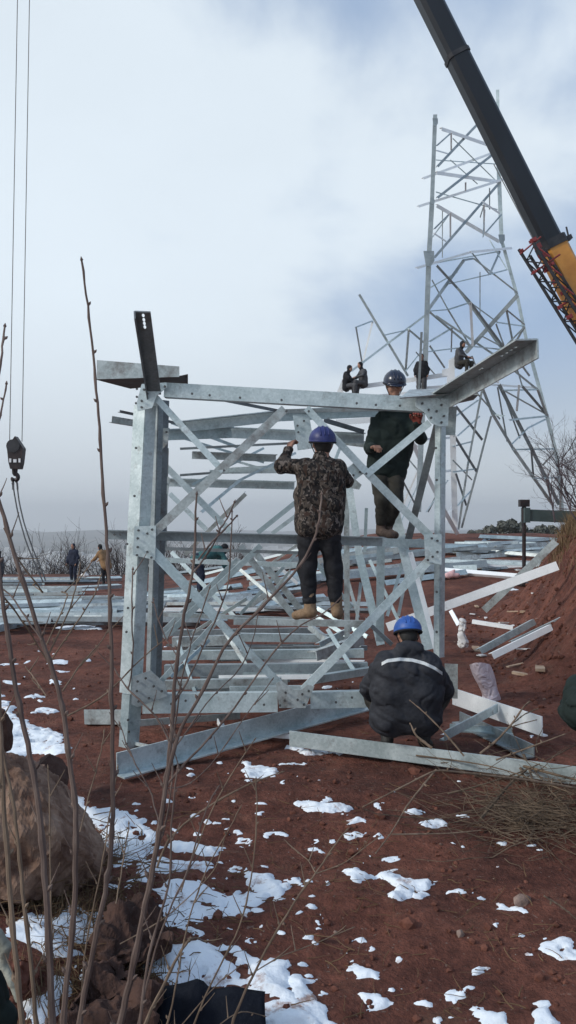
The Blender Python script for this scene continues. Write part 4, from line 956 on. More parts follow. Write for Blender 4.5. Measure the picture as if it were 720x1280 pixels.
    if near or cap:
        hair = [elp(Hd+u_*.028-f_*.008, (.079, .092, .094), hf, .01), elp(Hd-u_*.02-f_*.04, (.07, .05, .07), hf, .02)]
        if cap: hair.append(cone(Hd-u_*.08-f_*.02, nk, .065, .07, .03))
        V, Q = sdf_mesh(hair, h*.8); obj('cap' if cap else 'hair', V, Q, M[cap or 'hair'], bo, smooth=True)
    if gloves:
        for s in 'LR':
            if s in gloves:
                P = []; d, pn, cu, th = (handspec or {}).get(s, (nrm(J['wr'+s]-J['el'+s]), f_, .35, 1)); hand(P, J['wr'+s], d, pn, cu, th, 1.18)
                V, Q = sdf_mesh(P, .007); obj('glove', V, Q, M['glove_red'], bo, smooth=True)
    if near:
        for s in (-1, 1):
            mb = MB(); e = Hd+r_*s*.032+f_*.074+u_*.014; bm = bmesh.new(); bmesh.ops.create_uvsphere(bm, u_segments=10, v_segments=8, radius=.013)
            mb.add([e+np.array(v.co[:]) for v in bm.verts], [[v.index for v in f.verts] for f in bm.faces]); bm.free(); mb.build('eye', M['boot_black'], bo, smooth=True)
    return bo, jk
# camouflage worker in the centre
J = dict(head=F(403,555,6.82), neck=F(402,573,6.8), shL=F(379,584,6.78), shR=F(424,585,6.8), elL=F(352,583,6.86), wrL=F(361,562,6.98), elR=F(432,601,6.96), wrR=F(424,586,7.12),
  pel=F(399,652,6.8), hipL=F(386,656,6.8), hipR=F(411,656,6.8), knL=F(384,710,6.84), knR=F(417,710,6.86), anL=F(388,761,6.82), anR=F(421,761,6.84), toeL=F(370,769,6.88), toeR=F(424,769,7.02))
person('worker in brown camouflage jacket and dark blue helmet standing on the lattice with back turned', J, (-.12, 1, .12), jacket='camo', trousers='cloth_black', boots='boot_tan', helmet='helmet_navy', h=.0115, near=True, fold=.014, jlen=.02, bulk=.97,
  handspec={'L': ((.25, .55, .8), (.6, .6, -.2), .75, 1), 'R': ((-.4, .7, .5), (0, .7, -.7), .7, -1)})
# safety rope down his back
# worker behind the top beam
J = dict(head=F(493,481,8.15), neck=F(492,503,8.25), shL=F(516,519,8.25), shR=F(471,519,8.25), elL=F(526,548,8.1), wrL=F(521,530,7.85), elR=F(462,560,8.2), wrR=F(466,560,7.85),
  pel=F(484,584,8.3), hipL=F(494,588,8.3), hipR=F(473,588,8.3), knL=F(494,630,8.15), knR=F(478,626,8.15), anL=F(484,661,8.3), anR=F(476,661,8.25), toeL=F(494,669,8.1), toeR=F(489,669,8.05))
person('worker with dark helmet and red glove looking down over the top beam', J, (.12, -1, -.38), jacket='cloth_green', trousers='cloth_olive', boots='boot_brown', helmet='helmet_black', h=.012, near=True, gloves='L', fold=.012, jlen=.03,
  handspec={'L': ((.05, -.5, .85), (-.3, -1, 0), .9, -1), 'R': ((.3, -.9, .1), (0, 0, -1), .8, 1)})
# squatting worker with reflective stripe
Yq = 6.45
J = dict(head=F(510,793,Yq+.12), neck=F(509,814,Yq+.05), shL=F(478,830,Yq), shR=F(540,832,Yq), elL=F(461,858,Yq+.16), wrL=F(474,884,Yq+.42), elR=F(556,862,Yq+.16), wrR=F(540,888,Yq+.42),
  pel=F(507,893,Yq), hipL=F(487,893,Yq), hipR=F(528,893,Yq), knL=F(468,872,Yq+.40), knR=F(550,872,Yq+.40), anL=F(484,922,Yq+.22), anR=F(530,922,Yq+.22), toeL=F(480,930,Yq+.4), toeR=F(536,930,Yq+.4))
bo, jk = person('squatting worker seen from behind in a black jacket with pale stripe and bright blue helmet', J, (-.05, 1, -.35), jacket='cloth_jacket', trousers='cloth_olive', boots='boot_black', helmet='helmet_blue', h=.012, near=True, fold=.017, bulk=1.27, hood=True, jlen=.02)
dg = bpy.context.evaluated_depsgraph_get()
def ribbon(par, target, pts, Y0, wpx, name, mat, th=.006):
    """strip laid onto the mesh target, following photo points"""
    me_ = target.data; o0 = np.array(target['_o']); bv = BVHTree.FromPolygons([tuple(np.array(v.co[:])+o0) for v in me_.vertices], [tuple(p.vertices) for p in me_.polygons])
    P = []
    pts = np.array(pts, float); t = np.linspace(0, len(pts)-1, 40); u = np.interp(t, range(len(pts)), pts[:, 0]); v = np.interp(t, range(len(pts)), pts[:, 1])
    for a, b_ in zip(u, v):
        row = []
        for s in (-.5, .5):
            d = nrm(F(a, b_+s*wpx, 1.0)-CAMP); hit = bv.ray_cast(Vector(CAMP), Vector(d))
            if hit[0] is None: break
            row.append(np.array(hit[0])-d*th); row.append(np.array(hit[0])+d*.004)
        if len(row) == 4: P.append(row)
    V = [q for r in P for q in (r[0], r[2], r[3], r[1])]; n = len(P)
    Fc = [(4*i+k, 4*i+(k+1) % 4, 4*i+4+(k+1) % 4, 4*i+4+k) for i in range(n-1) for k in range(4)]+[(3, 2, 1, 0), tuple(4*(n-1)+k for k in range(4))]
    return obj(name, V, Fc, M[mat], par)
ribbon(jk, jk, [(477,830), (484,826), (500,824), (515,825), (530,829), (543,835), (553,842)], 6, 4.2, 'reflective_stripe', 'reflective')
# hand helpers for simple far figures
def stand(x, y, z, ang, s=1.0, pose='stand', sit=False):
    c, sn = math.cos(ang), math.sin(ang)
    T = lambda p: np.array([x+s*(c*p[0]-sn*p[1]), y+s*(sn*p[0]+c*p[1]), z+s*p[2]])
    D = dict(head=(0,.03,1.60), neck=(0,0,1.44), shL=(-.18,0,1.38), shR=(.18,0,1.38), elL=(-.26,.02,1.12), wrL=(-.24,.14,.9), elR=(.26,.02,1.12), wrR=(.24,.14,.9), pel=(0,0,.93), hipL=(-.09,0,.92), hipR=(.09,0,.92),
      knL=(-.11,.04,.5), knR=(.11,.02,.5), anL=(-.11,0,.09), anR=(.12,-.04,.09), toeL=(-.13,.17,.05), toeR=(.15,.13,.05))
    if pose == 'bend': D.update(head=(0,.62,1.12), neck=(0,.5,1.12), shL=(-.18,.42,1.12), shR=(.18,.42,1.12), elL=(-.22,.55,.85), wrL=(-.15,.68,.62), elR=(.22,.55,.85), wrR=(.15,.68,.62), pel=(0,-.05,.9), hipL=(-.09,-.05,.88), hipR=(.09,-.05,.88))
    if pose == 'lean': D.update(head=(0,.28,1.52), neck=(0,.18,1.38), shL=(-.18,.14,1.32), shR=(.18,.14,1.32), elL=(-.26,.3,1.08), wrL=(-.2,.5,.98), elR=(.26,.3,1.08), wrR=(.2,.5,.98))
    if pose == 'sit': D.update(head=(0,.16,.78), neck=(0,.08,.62), shL=(-.18,.05,.57), shR=(.18,.05,.57), elL=(-.27,.18,.36), wrL=(-.15,.4,.30), elR=(.27,.18,.36), wrR=(.15,.4,.30), pel=(0,0,.12), hipL=(-.1,.02,.1), hipR=(.1,.02,.1),
      knL=(-.15,.42,.12), knR=(.15,.40,.14), anL=(-.15,.40,-.30), anR=(.15,.36,-.26), toeL=(-.16,.55,-.34), toeR=(.16,.52,-.30))
    return {k: T(v) for k, v in D.items()}, np.array([-sn, c, 0])
def far(label, u, v, Y, ang, pose='stand', s=1.0, lean=0, **k):
    p = F(u, v, Y); J, f = stand(p[0], p[1], p[2], ang, s, pose); 
    return person(label, J, f+np.array([0, 0, lean]), h=k.pop('h', .026), fold=.015, **k)
far('person in dark navy clothes standing on the far left steel pile', 92, 731, 33, 2.7, jacket='cloth_navy', trousers='cloth_navy', helmet=None, cap='cloth_navy')
far('person in tan coat leaning forward beside the far left pile', 132, 733, 31, 1.1, 'lean', jacket='cloth_tan', trousers='cloth_black', cap='cloth_black', bulk=1.15, jlen=.3)
far('dark figure cut off by the left edge beside the far pile', -1, 745, 30, 1.4, jacket='cloth_grey', trousers='cloth_black', cap='cloth_black')
far('worker in teal jacket bending over steel behind the lattice section', 250, 745, 19, -1.2, 'bend', jacket='cloth_teal', trousers='cloth_navy', cap='cloth_black')
far('dark clothed climber crouching at the left end of the tower waist beam', 432, 487, 26.9, -1.9, 'sit', s=.9, jacket='cloth_black', trousers='cloth_grey', cap='cloth_black', bulk=.85)
far('climber in grey brown sitting second from left on the tower waist beam', 455, 483, 26.9, 1.9, 'sit', s=.9, jacket='cloth_grey', trousers='cloth_grey', cap='cloth_black', bulk=.85)
far('climber standing on the waist beam holding a tall bar upright', 527, 499, 26.8, 2.9, 'stand', s=.88, jacket='cloth_black', trousers='cloth_grey', cap='cloth_black', bulk=.85)
far('climber in dark jacket sitting atop the white waist plate', 573, 459, 26.7, -2.2, 'sit', s=.95, jacket='cloth_grey', trousers='cloth_olive', cap='cloth_black', bulk=.85)
bar('steel_bar', 'slender dark bar held upright by the standing tower climber', 523, 497, 26.5, 527, 415, 26.5, 3, 'steel bar', mat='galv_dull')
# bending person whose back enters at the right edge
xr0 = F(752, 1000, 5.4)
z0 = tz(xr0[0], xr0[1])
J = {k: F(*v) for k, v in dict(head=(835,800,5.6), neck=(812,815,5.5), shL=(790,838,5.65), shR=(790,838,5.3), elL=(805,890,5.7), wrL=(820,930,5.6), elR=(805,890,5.25), wrR=(820,930,5.3), pel=(722+16,868,5.45), hipL=(722+18,880,5.56), hipR=(722+18,880,5.34),
   knL=(762,950,5.6), knR=(765,950,5.3), anL=(752,1008,5.6), anR=(756,1008,5.3), toeL=(785,1014,5.6), toeR=(789,1014,5.3)).items()}
person('dark green clad person bending over, only the back showing at the right edge', J, (1, 0, -.6), jacket='cloth_green', trousers='cloth_green', helmet='helmet_blue', h=.014, fold=.028, bulk=1.25, jlen=.12)

# ------------------------------------------------------------------ small things on the ground
def blob(name, label, cat, prims, mat, h=.01, fold=.01, fs=14, seed=1):
    V, Q = sdf_mesh(prims, h, fold, fs, seed); return tag(obj(name, V, Q, M[mat], smooth=True), label, cat)
# plastic bag: open crumpled sack
Yb = 8.8
mb = MB(); rows = [((600,831),13,2.5),((603,841),14,2.5),((607,853),13,2.2),((612,864),10,2),((616,873),11,2),((612,880),16,2.2),((613,880.5),4,1)]
n = 22; V = []; rs = random.Random(4)
for i, ((u, v), r, q) in enumerate(rows):
    for k in range(n):
        t = 2*math.pi*k/n; jj = 1+.10*math.sin(3*t+i)+.08*rs.uniform(-1, 1)
        V.append(F(u+r*math.cos(t)*jj, v+q*math.sin(t)*jj+rs.uniform(-.6, .6), Yb+math.sin(t)*r*jj/FPX*Yb*.9))
mb.add(V, [(i*n+k, i*n+(k+1) % n, (i+1)*n+(k+1) % n, (i+1)*n+k) for i in range(len(rows)-1) for k in range(n)])
b_ = mb.build('plastic_bag', M['plastic_bag'], smooth=True)
md = b_.modifiers.new('s', 'SUBSURF'); md.levels = md.render_levels = 2
tag(b_, 'crumpled translucent pinkish plastic bag standing open on the red earth', 'plastic bag')
def fpr(L, k=.02): return [cone(F(a, b, Y), F(c, d, Y), r0, r1, k) for a, b, Y, c, d, r0, r1 in L]
blob('paper_wrapper', 'crumpled white wrapper standing below the tiny tilted bar', 'wrapper', fpr([(578,776,12,578,786,.045,.06),(578,786,12,577,791,.05,.04),(577,794,12,579,803,.055,.085)], .01), 'paper_white', .010, .03, 16)
blob('pink_rag', 'pale pink rag on the red earth behind the right post', 'rag', fpr([(560,719,17,572,719,.07,.06),(565,717,17,568,713,.07,.03)]), 'pink_cloth', .02, .03, 9)
blob('plastic_bag', 'bright green plastic bag on the far left pile', 'plastic bag', fpr([(98,757,21,112,757,.12,.1),(104,757,21,108,752,.12,.08)]), 'green_plastic', .03, .05, 6)
blob('sack', 'round white sack to the left of the green bag', 'sack', fpr([(78,757,21,90,757,.08,.09)]), 'paper_white', .03, .04, 6)
blob('sack', 'white humped sack to the right of the green bag', 'sack', fpr([(117,759,20.6,128,758,.12,.14),(121,757,20.6,123,754,.1,.07)]), 'paper_white', .03, .04, 6)
blob('cloth_heap', 'small white cloth between the two people on the far left pile', 'cloth', fpr([(103,719,32,110,719,.08,.06),(106,719,32,107,715,.1,.03)]), 'paper_white', .03, .03, 6)
rs = random.Random(9)
for i in range(26):
    u = rs.choice([rs.uniform(590, 700), rs.uniform(200, 440), rs.uniform(560, 660)]); v = rs.uniform(705, 850)
    p = G(u, v, .02); a = rs.uniform(0, 6.28); ln = rs.uniform(.05, .22); d = np.array([math.cos(a), math.sin(a), rs.uniform(-.1, .1)])*ln
    mb = MB(); mb.box(p, d, np.array([-math.sin(a), math.cos(a), 0])*rs.uniform(.015, .06), (0, 0, rs.uniform(.005, .02)))
    tag(mb.build('wood_offcut', M[rs.choice(['plank', 'paper_white'])]), 'small pale offcut lying on the trampled earth', 'offcut', 'offcuts scattered on the red earth')
# black cloth on the snow at the bottom
Yc_ = 2.95
ptsC = [(190,1262),(196,1238),(225,1232),(243,1226),(252,1236),(262,1240),(290,1236),(310,1240),(334,1243),(330,1290),(190,1290)]
nn = 26; V = []; 
for j in range(nn):
    for i in range(nn):
        s, t = i/(nn-1), j/(nn-1); u = 186+(336-186)*s+4*math.sin(t*5); top = np.interp(u, [186,196,225,243,252,262,290,310,336], [1258,1238,1232,1226,1236,1240,1236,1240,1243])
        Yv = 3.12-.75*t; gp = G(min(max(u, 5), 715), 1300); zt = F(u, top, 3.12)[2]; x = (u-360)/FPX*3.12+(.02*math.sin(9*t+s*4))
        g0 = tz(x, Yv); z = max(g0+.015, zt-1.0*max(0, t-.08)**1.1*.9+.03*math.sin(s*17+t*4)*t)
        V.append((x, Yv, z))
Fc = [(j*nn+i, j*nn+i+1, (j+1)*nn+i+1, (j+1)*nn+i) for j in range(nn-1) for i in range(nn-1)]
o = obj('black_cloth', V, Fc, M['black_cloth'], smooth=True); md = o.modifiers.new('s', 'SOLIDIFY'); md.thickness = .012; md.offset = -1
tag(o, 'crumpled black cloth heaped on the snow at the bottom', 'cloth')
# green bag with khaki strap at the lower left corner
bg = thing('green_bag', 'dark green bag with a khaki strap in the bottom left corner', 'bag', F(-8, 1290, 2.55))
V, Q = sdf_mesh([cone(F(-22,1215,2.6), F(-8,1290,2.6), .06, .075, .03), cone(F(-30,1290,2.6), F(4,1275,2.6), .06, .05, .03)], .008, .012, 12, 5); obj('bag_body', V, Q, M['cloth_green'], bg, smooth=True)
V, Q = sdf_mesh([cone(F(-4,1168,2.55), F(6,1185,2.55), .022, .02, .01), cone(F(6,1185,2.55), F(4,1205,2.55), .02, .016, .01), cone(F(4,1205,2.55), F(14,1228,2.52), .014, .014, .01), cone(F(14,1228,2.52), F(22,1250,2.5), .012, .01, .01)], .006, .004, 20, 5); obj('strap', V, Q, M['khaki'], bg, smooth=True)

# ------------------------------------------------------------------ bare saplings in the foreground
rs = random.Random(17)
def smooth_line(q, n=24):
    q = np.asarray(q, float); t = np.linspace(0, len(q)-1, n); r = np.stack([np.interp(t, range(len(q)), q[:, i]) for i in range(3)], -1)
    for _ in range(2): r[1:-1] = (r[:-2]+2*r[1:-1]+r[2:])/4
    return r
def stem(mb, pts, Y0, Y1, w0, w1, nodes=True, wig=.0028):
    """pts in photo pixels from the root up; widths in px"""
    n = len(pts); q = [F(u, v, Y0+(Y1-Y0)*i/(n-1)) for i, (u, v) in enumerate(pts)]
    ln = sum(np.linalg.norm(np.subtract(q[i+1], q[i])) for i in range(n-1)); m = max(14, int(ln/.035))
    r = smooth_line(q, m); r[1:-1] += np.array([[rs.gauss(0, wig*.35), 0, 0] for _ in range(m-2)])
    rad = np.linspace(w0*Y0, w1*Y1, m)/FPX/2*.78
    if nodes:
        k = 3
        while k < m-1: rad[k] *= 1.28; k += rs.choice([4, 5, 6])
    mb.tube(r, rad, 7)
    return r, rad
def buds(mb, r, rad, every=4, size=2.2, twig=.0):
    for k in range(rs.randrange(2, 5), len(r)-1, every):
        s = rs.choice([-1, 1]); t = nrm(r[min(k+1, len(r)-1)]-r[k]); d = nrm(t*.8+np.array([s*.8, rs.uniform(-.5, .5), .15])); L_ = rad[k]*size+.006
        mb.tube([r[k]+d*rad[k]*.6, r[k]+d*(rad[k]+L_*.6), r[k]+d*(rad[k]+L_*1.3)], [rad[k]*.55+.001, rad[k]*.6+.0022, .0006], 5)
        if twig and rs.random() < .5:
            e = r[k]+d*rs.uniform(.5, 1)*twig+np.array([0, 0, twig*.3]); mb.tube(smooth_line([r[k], (r[k]+e)/2+d*.01, e], 6), [.0022, .002, .0018, .0016, .0013, .0010], 5)
    mb.tube([r[-1], r[-1]+nrm(r[-1]-r[-2])*.012], [rad[-1]*1.5+.001, .0008], 5)
def sapling(label, Y0, stems, mat='bark', twig=.08):
    mb = MB()
    for (pts, w0, w1, dY) in stems:
        r, rad = stem(mb, pts, Y0+dY, Y0+dY+.15, w0, w1); buds(mb, r, rad, 4, 1.1, twig)
    # run the root into the ground
    o = mb.build('bare_sapling', M[mat]); return tag(o, label, 'sapling')
sapling('tallest knobbly stem rising well above the lattice at left', 2.35, [([(92,1330),(104,1250),(118,1180),(134,1105),(139,1060),(142,1010),(140,900),(139,800),(136,720),(132,650),(126,560),(120,480),(112,400),(102,325)], 10, 3.2, 0)], 'bark', 0)
sapling('dark stem leaning from the left edge down to the rocks', 2.2, [([(78,1330),(80,1260),(88,1190),(94,1120),(96,1050),(94,1000),(85,940),(80,890),(70,850),(52,800),(30,730),(14,680),(0,630),(-12,590)], 10, 6, .1), ([(52,800),(25,760),(10,740),(-20,720)],3,2,.1)], 'bark')
sapling('thick straight stem through the left boulder shade', 2.0, [([(68,1340),(66,1280),(62,1200),(58,1120),(52,1040),(45,980),(32,920),(20,860),(10,800),(2,740),(-4,690)], 12, 6, 0)], 'bark')
sapling('reddish stem hugging the left edge beside the boulder', 1.95, [([(32,1340),(28,1280),(22,1220),(15,1150),(8,1060),(3,980),(0,900),(-3,820)], 10, 6, 0), ([(50,1340),(46,1280),(38,1200),(30,1130),(24,1060),(18,1010),(8,960),(-6,900)], 8, 4, .1)], 'bark_pale')
sapling('thin upright stem between the boulder and the long snow bank', 2.4, [([(66,1330),(66,1240),(64,1130),(63,1060),(62,1000),(60,960)], 3.5, 2, 0), ([(98,1330),(105,1190),(128,1080),(140,1000),(147,960)],3,1.6,.2), ([(100,1040),(112,990),(124,950),(130,915)],2.4,1.6,.2)], 'bark_pale')
sapling('many branched sapling in front of the lattice foot', 2.5, [([(140,1330),(150,1280),(165,1215),(178,1150),(190,1095),(200,1035),(207,985),(213,930),(217,880),(221,820),(232,760),(242,715),(244,660),(246,618)], 12, 3, 0),
  ([(205,1000),(215,940),(230,900),(250,875),(282,800),(318,770),(345,740),(372,712),(385,692),(397,662),(400,640),(402,618)], 6, 3, 0), ([(207,985),(225,960),(255,930),(290,890),(330,830),(370,782),(405,768),(425,748)], 4, 2, .05),
  ([(213,930),(200,900),(180,880),(160,862),(148,845),(140,830)], 3.5, 2, .05), ([(160,862),(166,840),(166,800),(164,765),(165,730),(166,712)], 2.5, 2.4, .05), ([(217,880),(236,850),(262,790),(285,740),(288,700),(290,640)], 3, 2, .1),
  ([(242,715),(262,690),(276,660),(283,650),(293,628)], 3, 2.4, 0), ([(248,700),(262,680),(278,665),(292,650),(296,645)], 3, 2.4, 0), ([(221,820),(208,800),(196,770),(192,750)], 2, 1.8, 0),
  ([(195,1060),(205,1040),(215,985),(217,920),(226,850),(240,800),(262,735)], 3.4, 1.8, .1), ([(200,1035),(190,990),(172,960),(158,930),(150,905)],2.4,1.6,0), ([(215,940),(240,905),(262,872),(300,840),(318,800),(322,770)],2.2,1.5,.1), ([(207,985),(230,985),(262,960),(300,905),(340,850)],2.2,1.5,.15)], 'bark')
sapling('slim stem crossing the snow right of the branched sapling', 2.3, [([(170,1330),(178,1250),(186,1190),(205,1130),(215,1090),(213,1040),(218,990),(222,960)], 5, 2.5, 0), ([(168,1300),(190,1200),(214,1130),(235,1090),(248,1040),(262,1000),(272,985)], 3.4, 2, .05)], 'bark')
sapling('fine twig rising straight through the snow left of centre', 2.6, [([(196,1330),(215,1260),(228,1180),(245,1120),(260,1080),(285,1040),(300,1010)], 3, 1.5, 0), ([(228,1330),(245,1270),(278,1200),(300,1160),(314,1100),(320,1050),(321,1000),(320,975)], 3, 2, .05), ([(145,1130),(150,1100),(157,1060),(161,1030)],2.6,1.8,0)], 'bark_pale')
sapling('slanting twig over the lower snow reaching up right', 2.5, [([(278,1330),(292,1270),(318,1215),(345,1165),(372,1120),(395,1092),(415,1060),(433,1038)], 4.5, 2, 0), ([(318,1215),(350,1195),(380,1185),(440,1160)],2,1.4,0), ([(395,1092),(385,1075),(366,1060)],2,1.4,0)], 'bark_pale')
sapling('long whip arching right above the squatting shadowed earth', 2.7, [([(196,1085),(208,1050),(235,1025),(270,1002),(310,980),(352,965)], 4, 2, 0), ([(226,1115),(245,1060),(270,1000),(300,950),(318,925)], 2.6, 1.4, 0), ([(150,1180),(205,1150),(270,1090),(280,1050)],2,1.4,.1)], 'bark_pale')
sapling('knotted twig with black buds standing in the snow', 2.6, [([(235,1330),(262,1290),(300,1262),(330,1270)],2,1.5,.1),([(160,1330),(185,1270),(205,1230),(222,1195),(236,1175)], 6, 4, 0), ([(236,1175),(244,1172),(258,1178)],4,1.6,0), ([(190,1300),(220,1290),(262,1240),(282,1220)],2,1.5,0)], 'bark_pale')
sapling('bare twig entering from the left edge of the sky', 2.0, [([(-30,560),(-10,500),(0,460),(3,435),(6,408)], 5, 3, 0), ([(-20,575),(-4,535),(3,510),(8,480)], 4, 2.4, 0)], 'bark', 0)
sapling('crossing thin twigs left of the lattice corner post', 2.45, [([(58,822),(75,790),(90,755),(96,730),(100,707)], 3, 1.8, 0), ([(55,812),(72,775),(85,745),(85,742),(78,740)], 2.4, 1.6, 0), ([(65,824),(98,775),(118,745),(126,720)], 2.6, 1.8, .05), ([(84,895),(130,872),(155,845),(180,820),(205,800)], 3, 1.6, .05), ([(78,864),(100,830),(125,805),(135,788)], 2.6, 1.5, 0), ([(0,740),(20,765),(38,792),(60,828)], 3.2, 2, 0), ([(5,660),(22,700),(50,735),(53,740)], 3, 2, 0), ([(58,870),(45,850),(33,835)],2,1.4,0)], 'bark_pale')
# ------------------------------------------------------------------ brush pile at lower right
def twigs(mb, n, cu, cv, su, sv_, Lr, r0, seed, zf=.12, spread=1.0, anb=0.0):
    q = random.Random(seed)
    for i in range(n):
        p = G(q.gauss(cu, su), min(1270, max(905, q.gauss(cv, sv_)))); a = q.gauss(anb, spread); ln = q.uniform(*Lr); lift = q.random()**1.5*zf+.01
        d = np.array([math.cos(a)*q.choice([-1, 1]), math.sin(a), q.uniform(-.05, .28)]); s = p+[0, 0, lift]; pts = [s]
        for k in range(5):
            d = nrm(d+np.array([q.gauss(0, .18), q.gauss(0, .18), q.gauss(-.02, .12)])); s = s+d*ln/5; s = np.array([s[0], s[1], max(s[2], tz(s[0], s[1])+.006)]); pts.append(s)
        r = r0*q.uniform(.5, 1.5); mb.tube(pts, np.linspace(r, r*.4, 6), 5)
mb = MB(); twigs(mb, 420, 672, 1030, 34, 17, (.15, .5), .0024, 5, .13, 1.3); twigs(mb, 70, 655, 1010, 50, 26, (.4, 1.0), .0030, 6, .20, .7); twigs(mb, 60, 640, 990, 60, 30, (.2, .6), .0022, 7, .06, 1.0)
for pts, w in [([(520,960),(560,970),(620,985),(720,1030)],3),([(610,960),(640,975),(690,995),(730,1012)],6),([(600,1080-35),(640,1000),(658,990)],5),([(560,1010),(600,1005),(660,990),(722,960)],3),([(645,965),(652,985),(660,1012)],6),([(655,960),(662,985),(668,1012)],5)]:
    q = [G(u, v)+[0, 0, .10+.03*i] for i, (u, v) in enumerate(pts)]; mb.tube(smooth_line(q, 14), np.linspace(w, w*.5, 14)*4.7/FPX/2, 6)
tag(mb.build('brush_pile', M['brush']), 'tangled pile of cut dry branches on the earth at lower right', 'brush pile')
def branch(label, lines, mat='bark_pale'):
    mb = MB()
    for pts, Y0, Y1, w0, w1 in lines:
        r, rad = stem(mb, pts, Y0, Y1, w0, w1, True)
        buds(mb, r, rad, 6, 1.5, .04)
    return tag(mb.build('cut_branch', M[mat]), label, 'branch')
branch('cut branch slanting up right past the end of the wide pale angle', [([(600,942),(622,925),(640,905),(655,882),(662,877)], 5.4, 5.6, 4, 2), ([(640,905),(655,893),(672,886)], 5.5, 5.6, 2, 1.5), ([(636,910),(650,905),(670,900)],5.5,5.6,2,1.4)])
branch('long cut branch lying from the brush pile towards the centre earth', [([(720,985),(660,975),(600,968),(545,962),(500,985),(455,1008)], 4.9, 4.5, 4, 2), ([(545,962),(510,1005),(490,1040),(470,1066)], 4.8, 4.2, 3, 1.6), ([(620,950),(660,935),(705,918)],5.0,5.0,3,1.6)])
branch('thin twig standing at the back of the squatting worker', [([(580,945),(555,915),(530,890),(513,876)], 5.7, 5.9, 3, 1.5), ([(540,935),(520,920),(513,905)], 5.7, 5.8, 5, 2)])
branch('curved thin branch lying on the open earth at lower middle', [([(395,1092),(430,1080),(455,1060),(475,1045)],4.2,4.3,2,1.2)])
branch('straight stick lying level in front of the brush pile', [([(490,1043),(560,1042),(600,1038)],4.5,4.6,2.5,1.5)])
branch('short pale stick at the right edge near the round pale stone', [([(680,1120),(700,1132),(722,1150)],4,4,3,2)])
# leaf litter under and around
mb = MB(); twigs(mb, 500, 130, 1170, 60, 50, (.05, .2), .0022, 8, .06, 1.2); twigs(mb, 120, 120, 1090, 50, 30, (.1, .35), .0028, 9, .1, 1.2); twigs(mb, 340, 470, 1100, 160, 90, (.04, .16), .0022, 10, .01, 1.4)
kind(mb.build('twig_litter', M['straw_dark'], origin=(0, 4, 0)), 'stuff')
# ------------------------------------------------------------------ grass
def grass(name, n, fn, hr, wr, mat, seed):
    q = np.random.default_rng(seed); V = []; Fc = []
    for i in range(n):
        x, y = fn(q)
        if x is None: continue
        z = tz(x, y)-.01; hh = q.uniform(*hr); w = q.uniform(*wr); a = q.uniform(0, 6.28); le = q.uniform(.1, .8)*hh; dx, dy = math.cos(a), math.sin(a); b = q.uniform(0, 6.28); bx, by = math.cos(b)*w, math.sin(b)*w
        k = len(V); V += [(x-bx, y-by, z), (x+bx, y+by, z), (x+dx*le*.35+bx*.7, y+dy*le*.35+by*.7, z+hh*.6), (x+dx*le*.35-bx*.7, y+dy*le*.35-by*.7, z+hh*.6), (x+dx*le, y+dy*le, z+hh*.92)]
        Fc += [(k, k+1, k+2, k+3), (k+3, k+2, k+4)]
    kind(obj(name, V, Fc, M[mat], origin=(0, 10, 0)), 'stuff')
def bankpt(q):
    y = q.uniform(7, 17.5); t = q.random()**.7; xf = (2.5+(y-9.5)*.20) if y > 9.5 else 2.5+(9.5-y)*.5; x = xf+1.15+t*2.6
    cl = float(vnoise(x*2.2, y*2.2, 77))
    if q.random() > (cl*1.5-.25)*(1.2 if t > .15 else .5): return None, None
    return x, y
grass('dry_grass', 42000, bankpt, (.10, .38), (.003, .007), 'straw', 1)
grass('dark_dry_grass', 14000, bankpt, (.08, .30), (.003, .008), 'straw_dark', 2)
def leftpt(q):
    c = [(-.95, 3.6), (-.62, 3.2), (-.85, 2.95), (-.55, 2.85), (-1.15, 4.7)][q.integers(5)]; return c[0]+q.normal(0, .12), c[1]+q.normal(0, .12)
grass('withered_grass', 1700, leftpt, (.03, .14), (.0015, .003), 'straw', 3)
# ------------------------------------------------------------------ bare bush on the bank, far scrub, far mound, town
def bush(mb, base, n, H, seed, spread=.5, r0=.016, depth=4, lean=(0, 0)):
    q = random.Random(seed)
    def rec(p, d, L_, r, k):
        pts = [p]; 
        for i in range(4): d = nrm(d+np.array([q.gauss(0, .13), q.gauss(0, .13), q.gauss(.03, .1)])); pts.append(pts[-1]+d*L_/4)
        mb.tube(pts, np.linspace(r, r*.6, 5), 5 if k < 2 else 3, False)
        if k < depth:
            for j in range(q.choice([3, 4])): 
                i = q.choice([1, 2, 3, 4]); dd = nrm(d+np.array([q.gauss(0, .55), q.gauss(0, .55), q.gauss(.12, .4)])); rec(pts[i], dd, L_*q.uniform(.45, .75), r*.55, k+1)
    for i in range(n): rec(np.asarray(base)+[q.gauss(0, .25), q.gauss(0, .25), 0], nrm([q.gauss(lean[0], spread), q.gauss(lean[1], spread), 1]), H*q.uniform(.35, .55), r0, 0)
for (x, y, n, H, sd_, lab) in [(4.75, 12.4, 15, 2.0, 3, 'twiggy leafless bush on the bank top at the right edge'), (6.6, 15.5, 6, 2.0, 4, 'leafless bush farther back on the bank, mostly outside the frame')]:
    mb = MB(); bush(mb, (x, y, tz(x, y)-.05), n, H, sd_, .42, .014, 4, (-.22, 0)); tag(mb.build('bare_bush', M['bark_purple']), lab, 'bush')
mb = MB(); q = random.Random(5)
for i in range(260):
    x = q.uniform(-26, -2); y = q.uniform(41, 46); bush(mb, (x, y, tz(x, y)-.1), 4, q.uniform(1.8, 3.2)+.9, 100+i, .3, .022, 2)
kind(mb.build('bare_scrub', M['bark_far']), 'stuff')
mb = MB(); bush(mb, (14.2, 40, tz(14.2, 40)), 3, 2.2, 41, .4, .03, 3); bush(mb, (8.2, 44, tz(8, 44)), 3, 2, 42, .4, .03, 3)
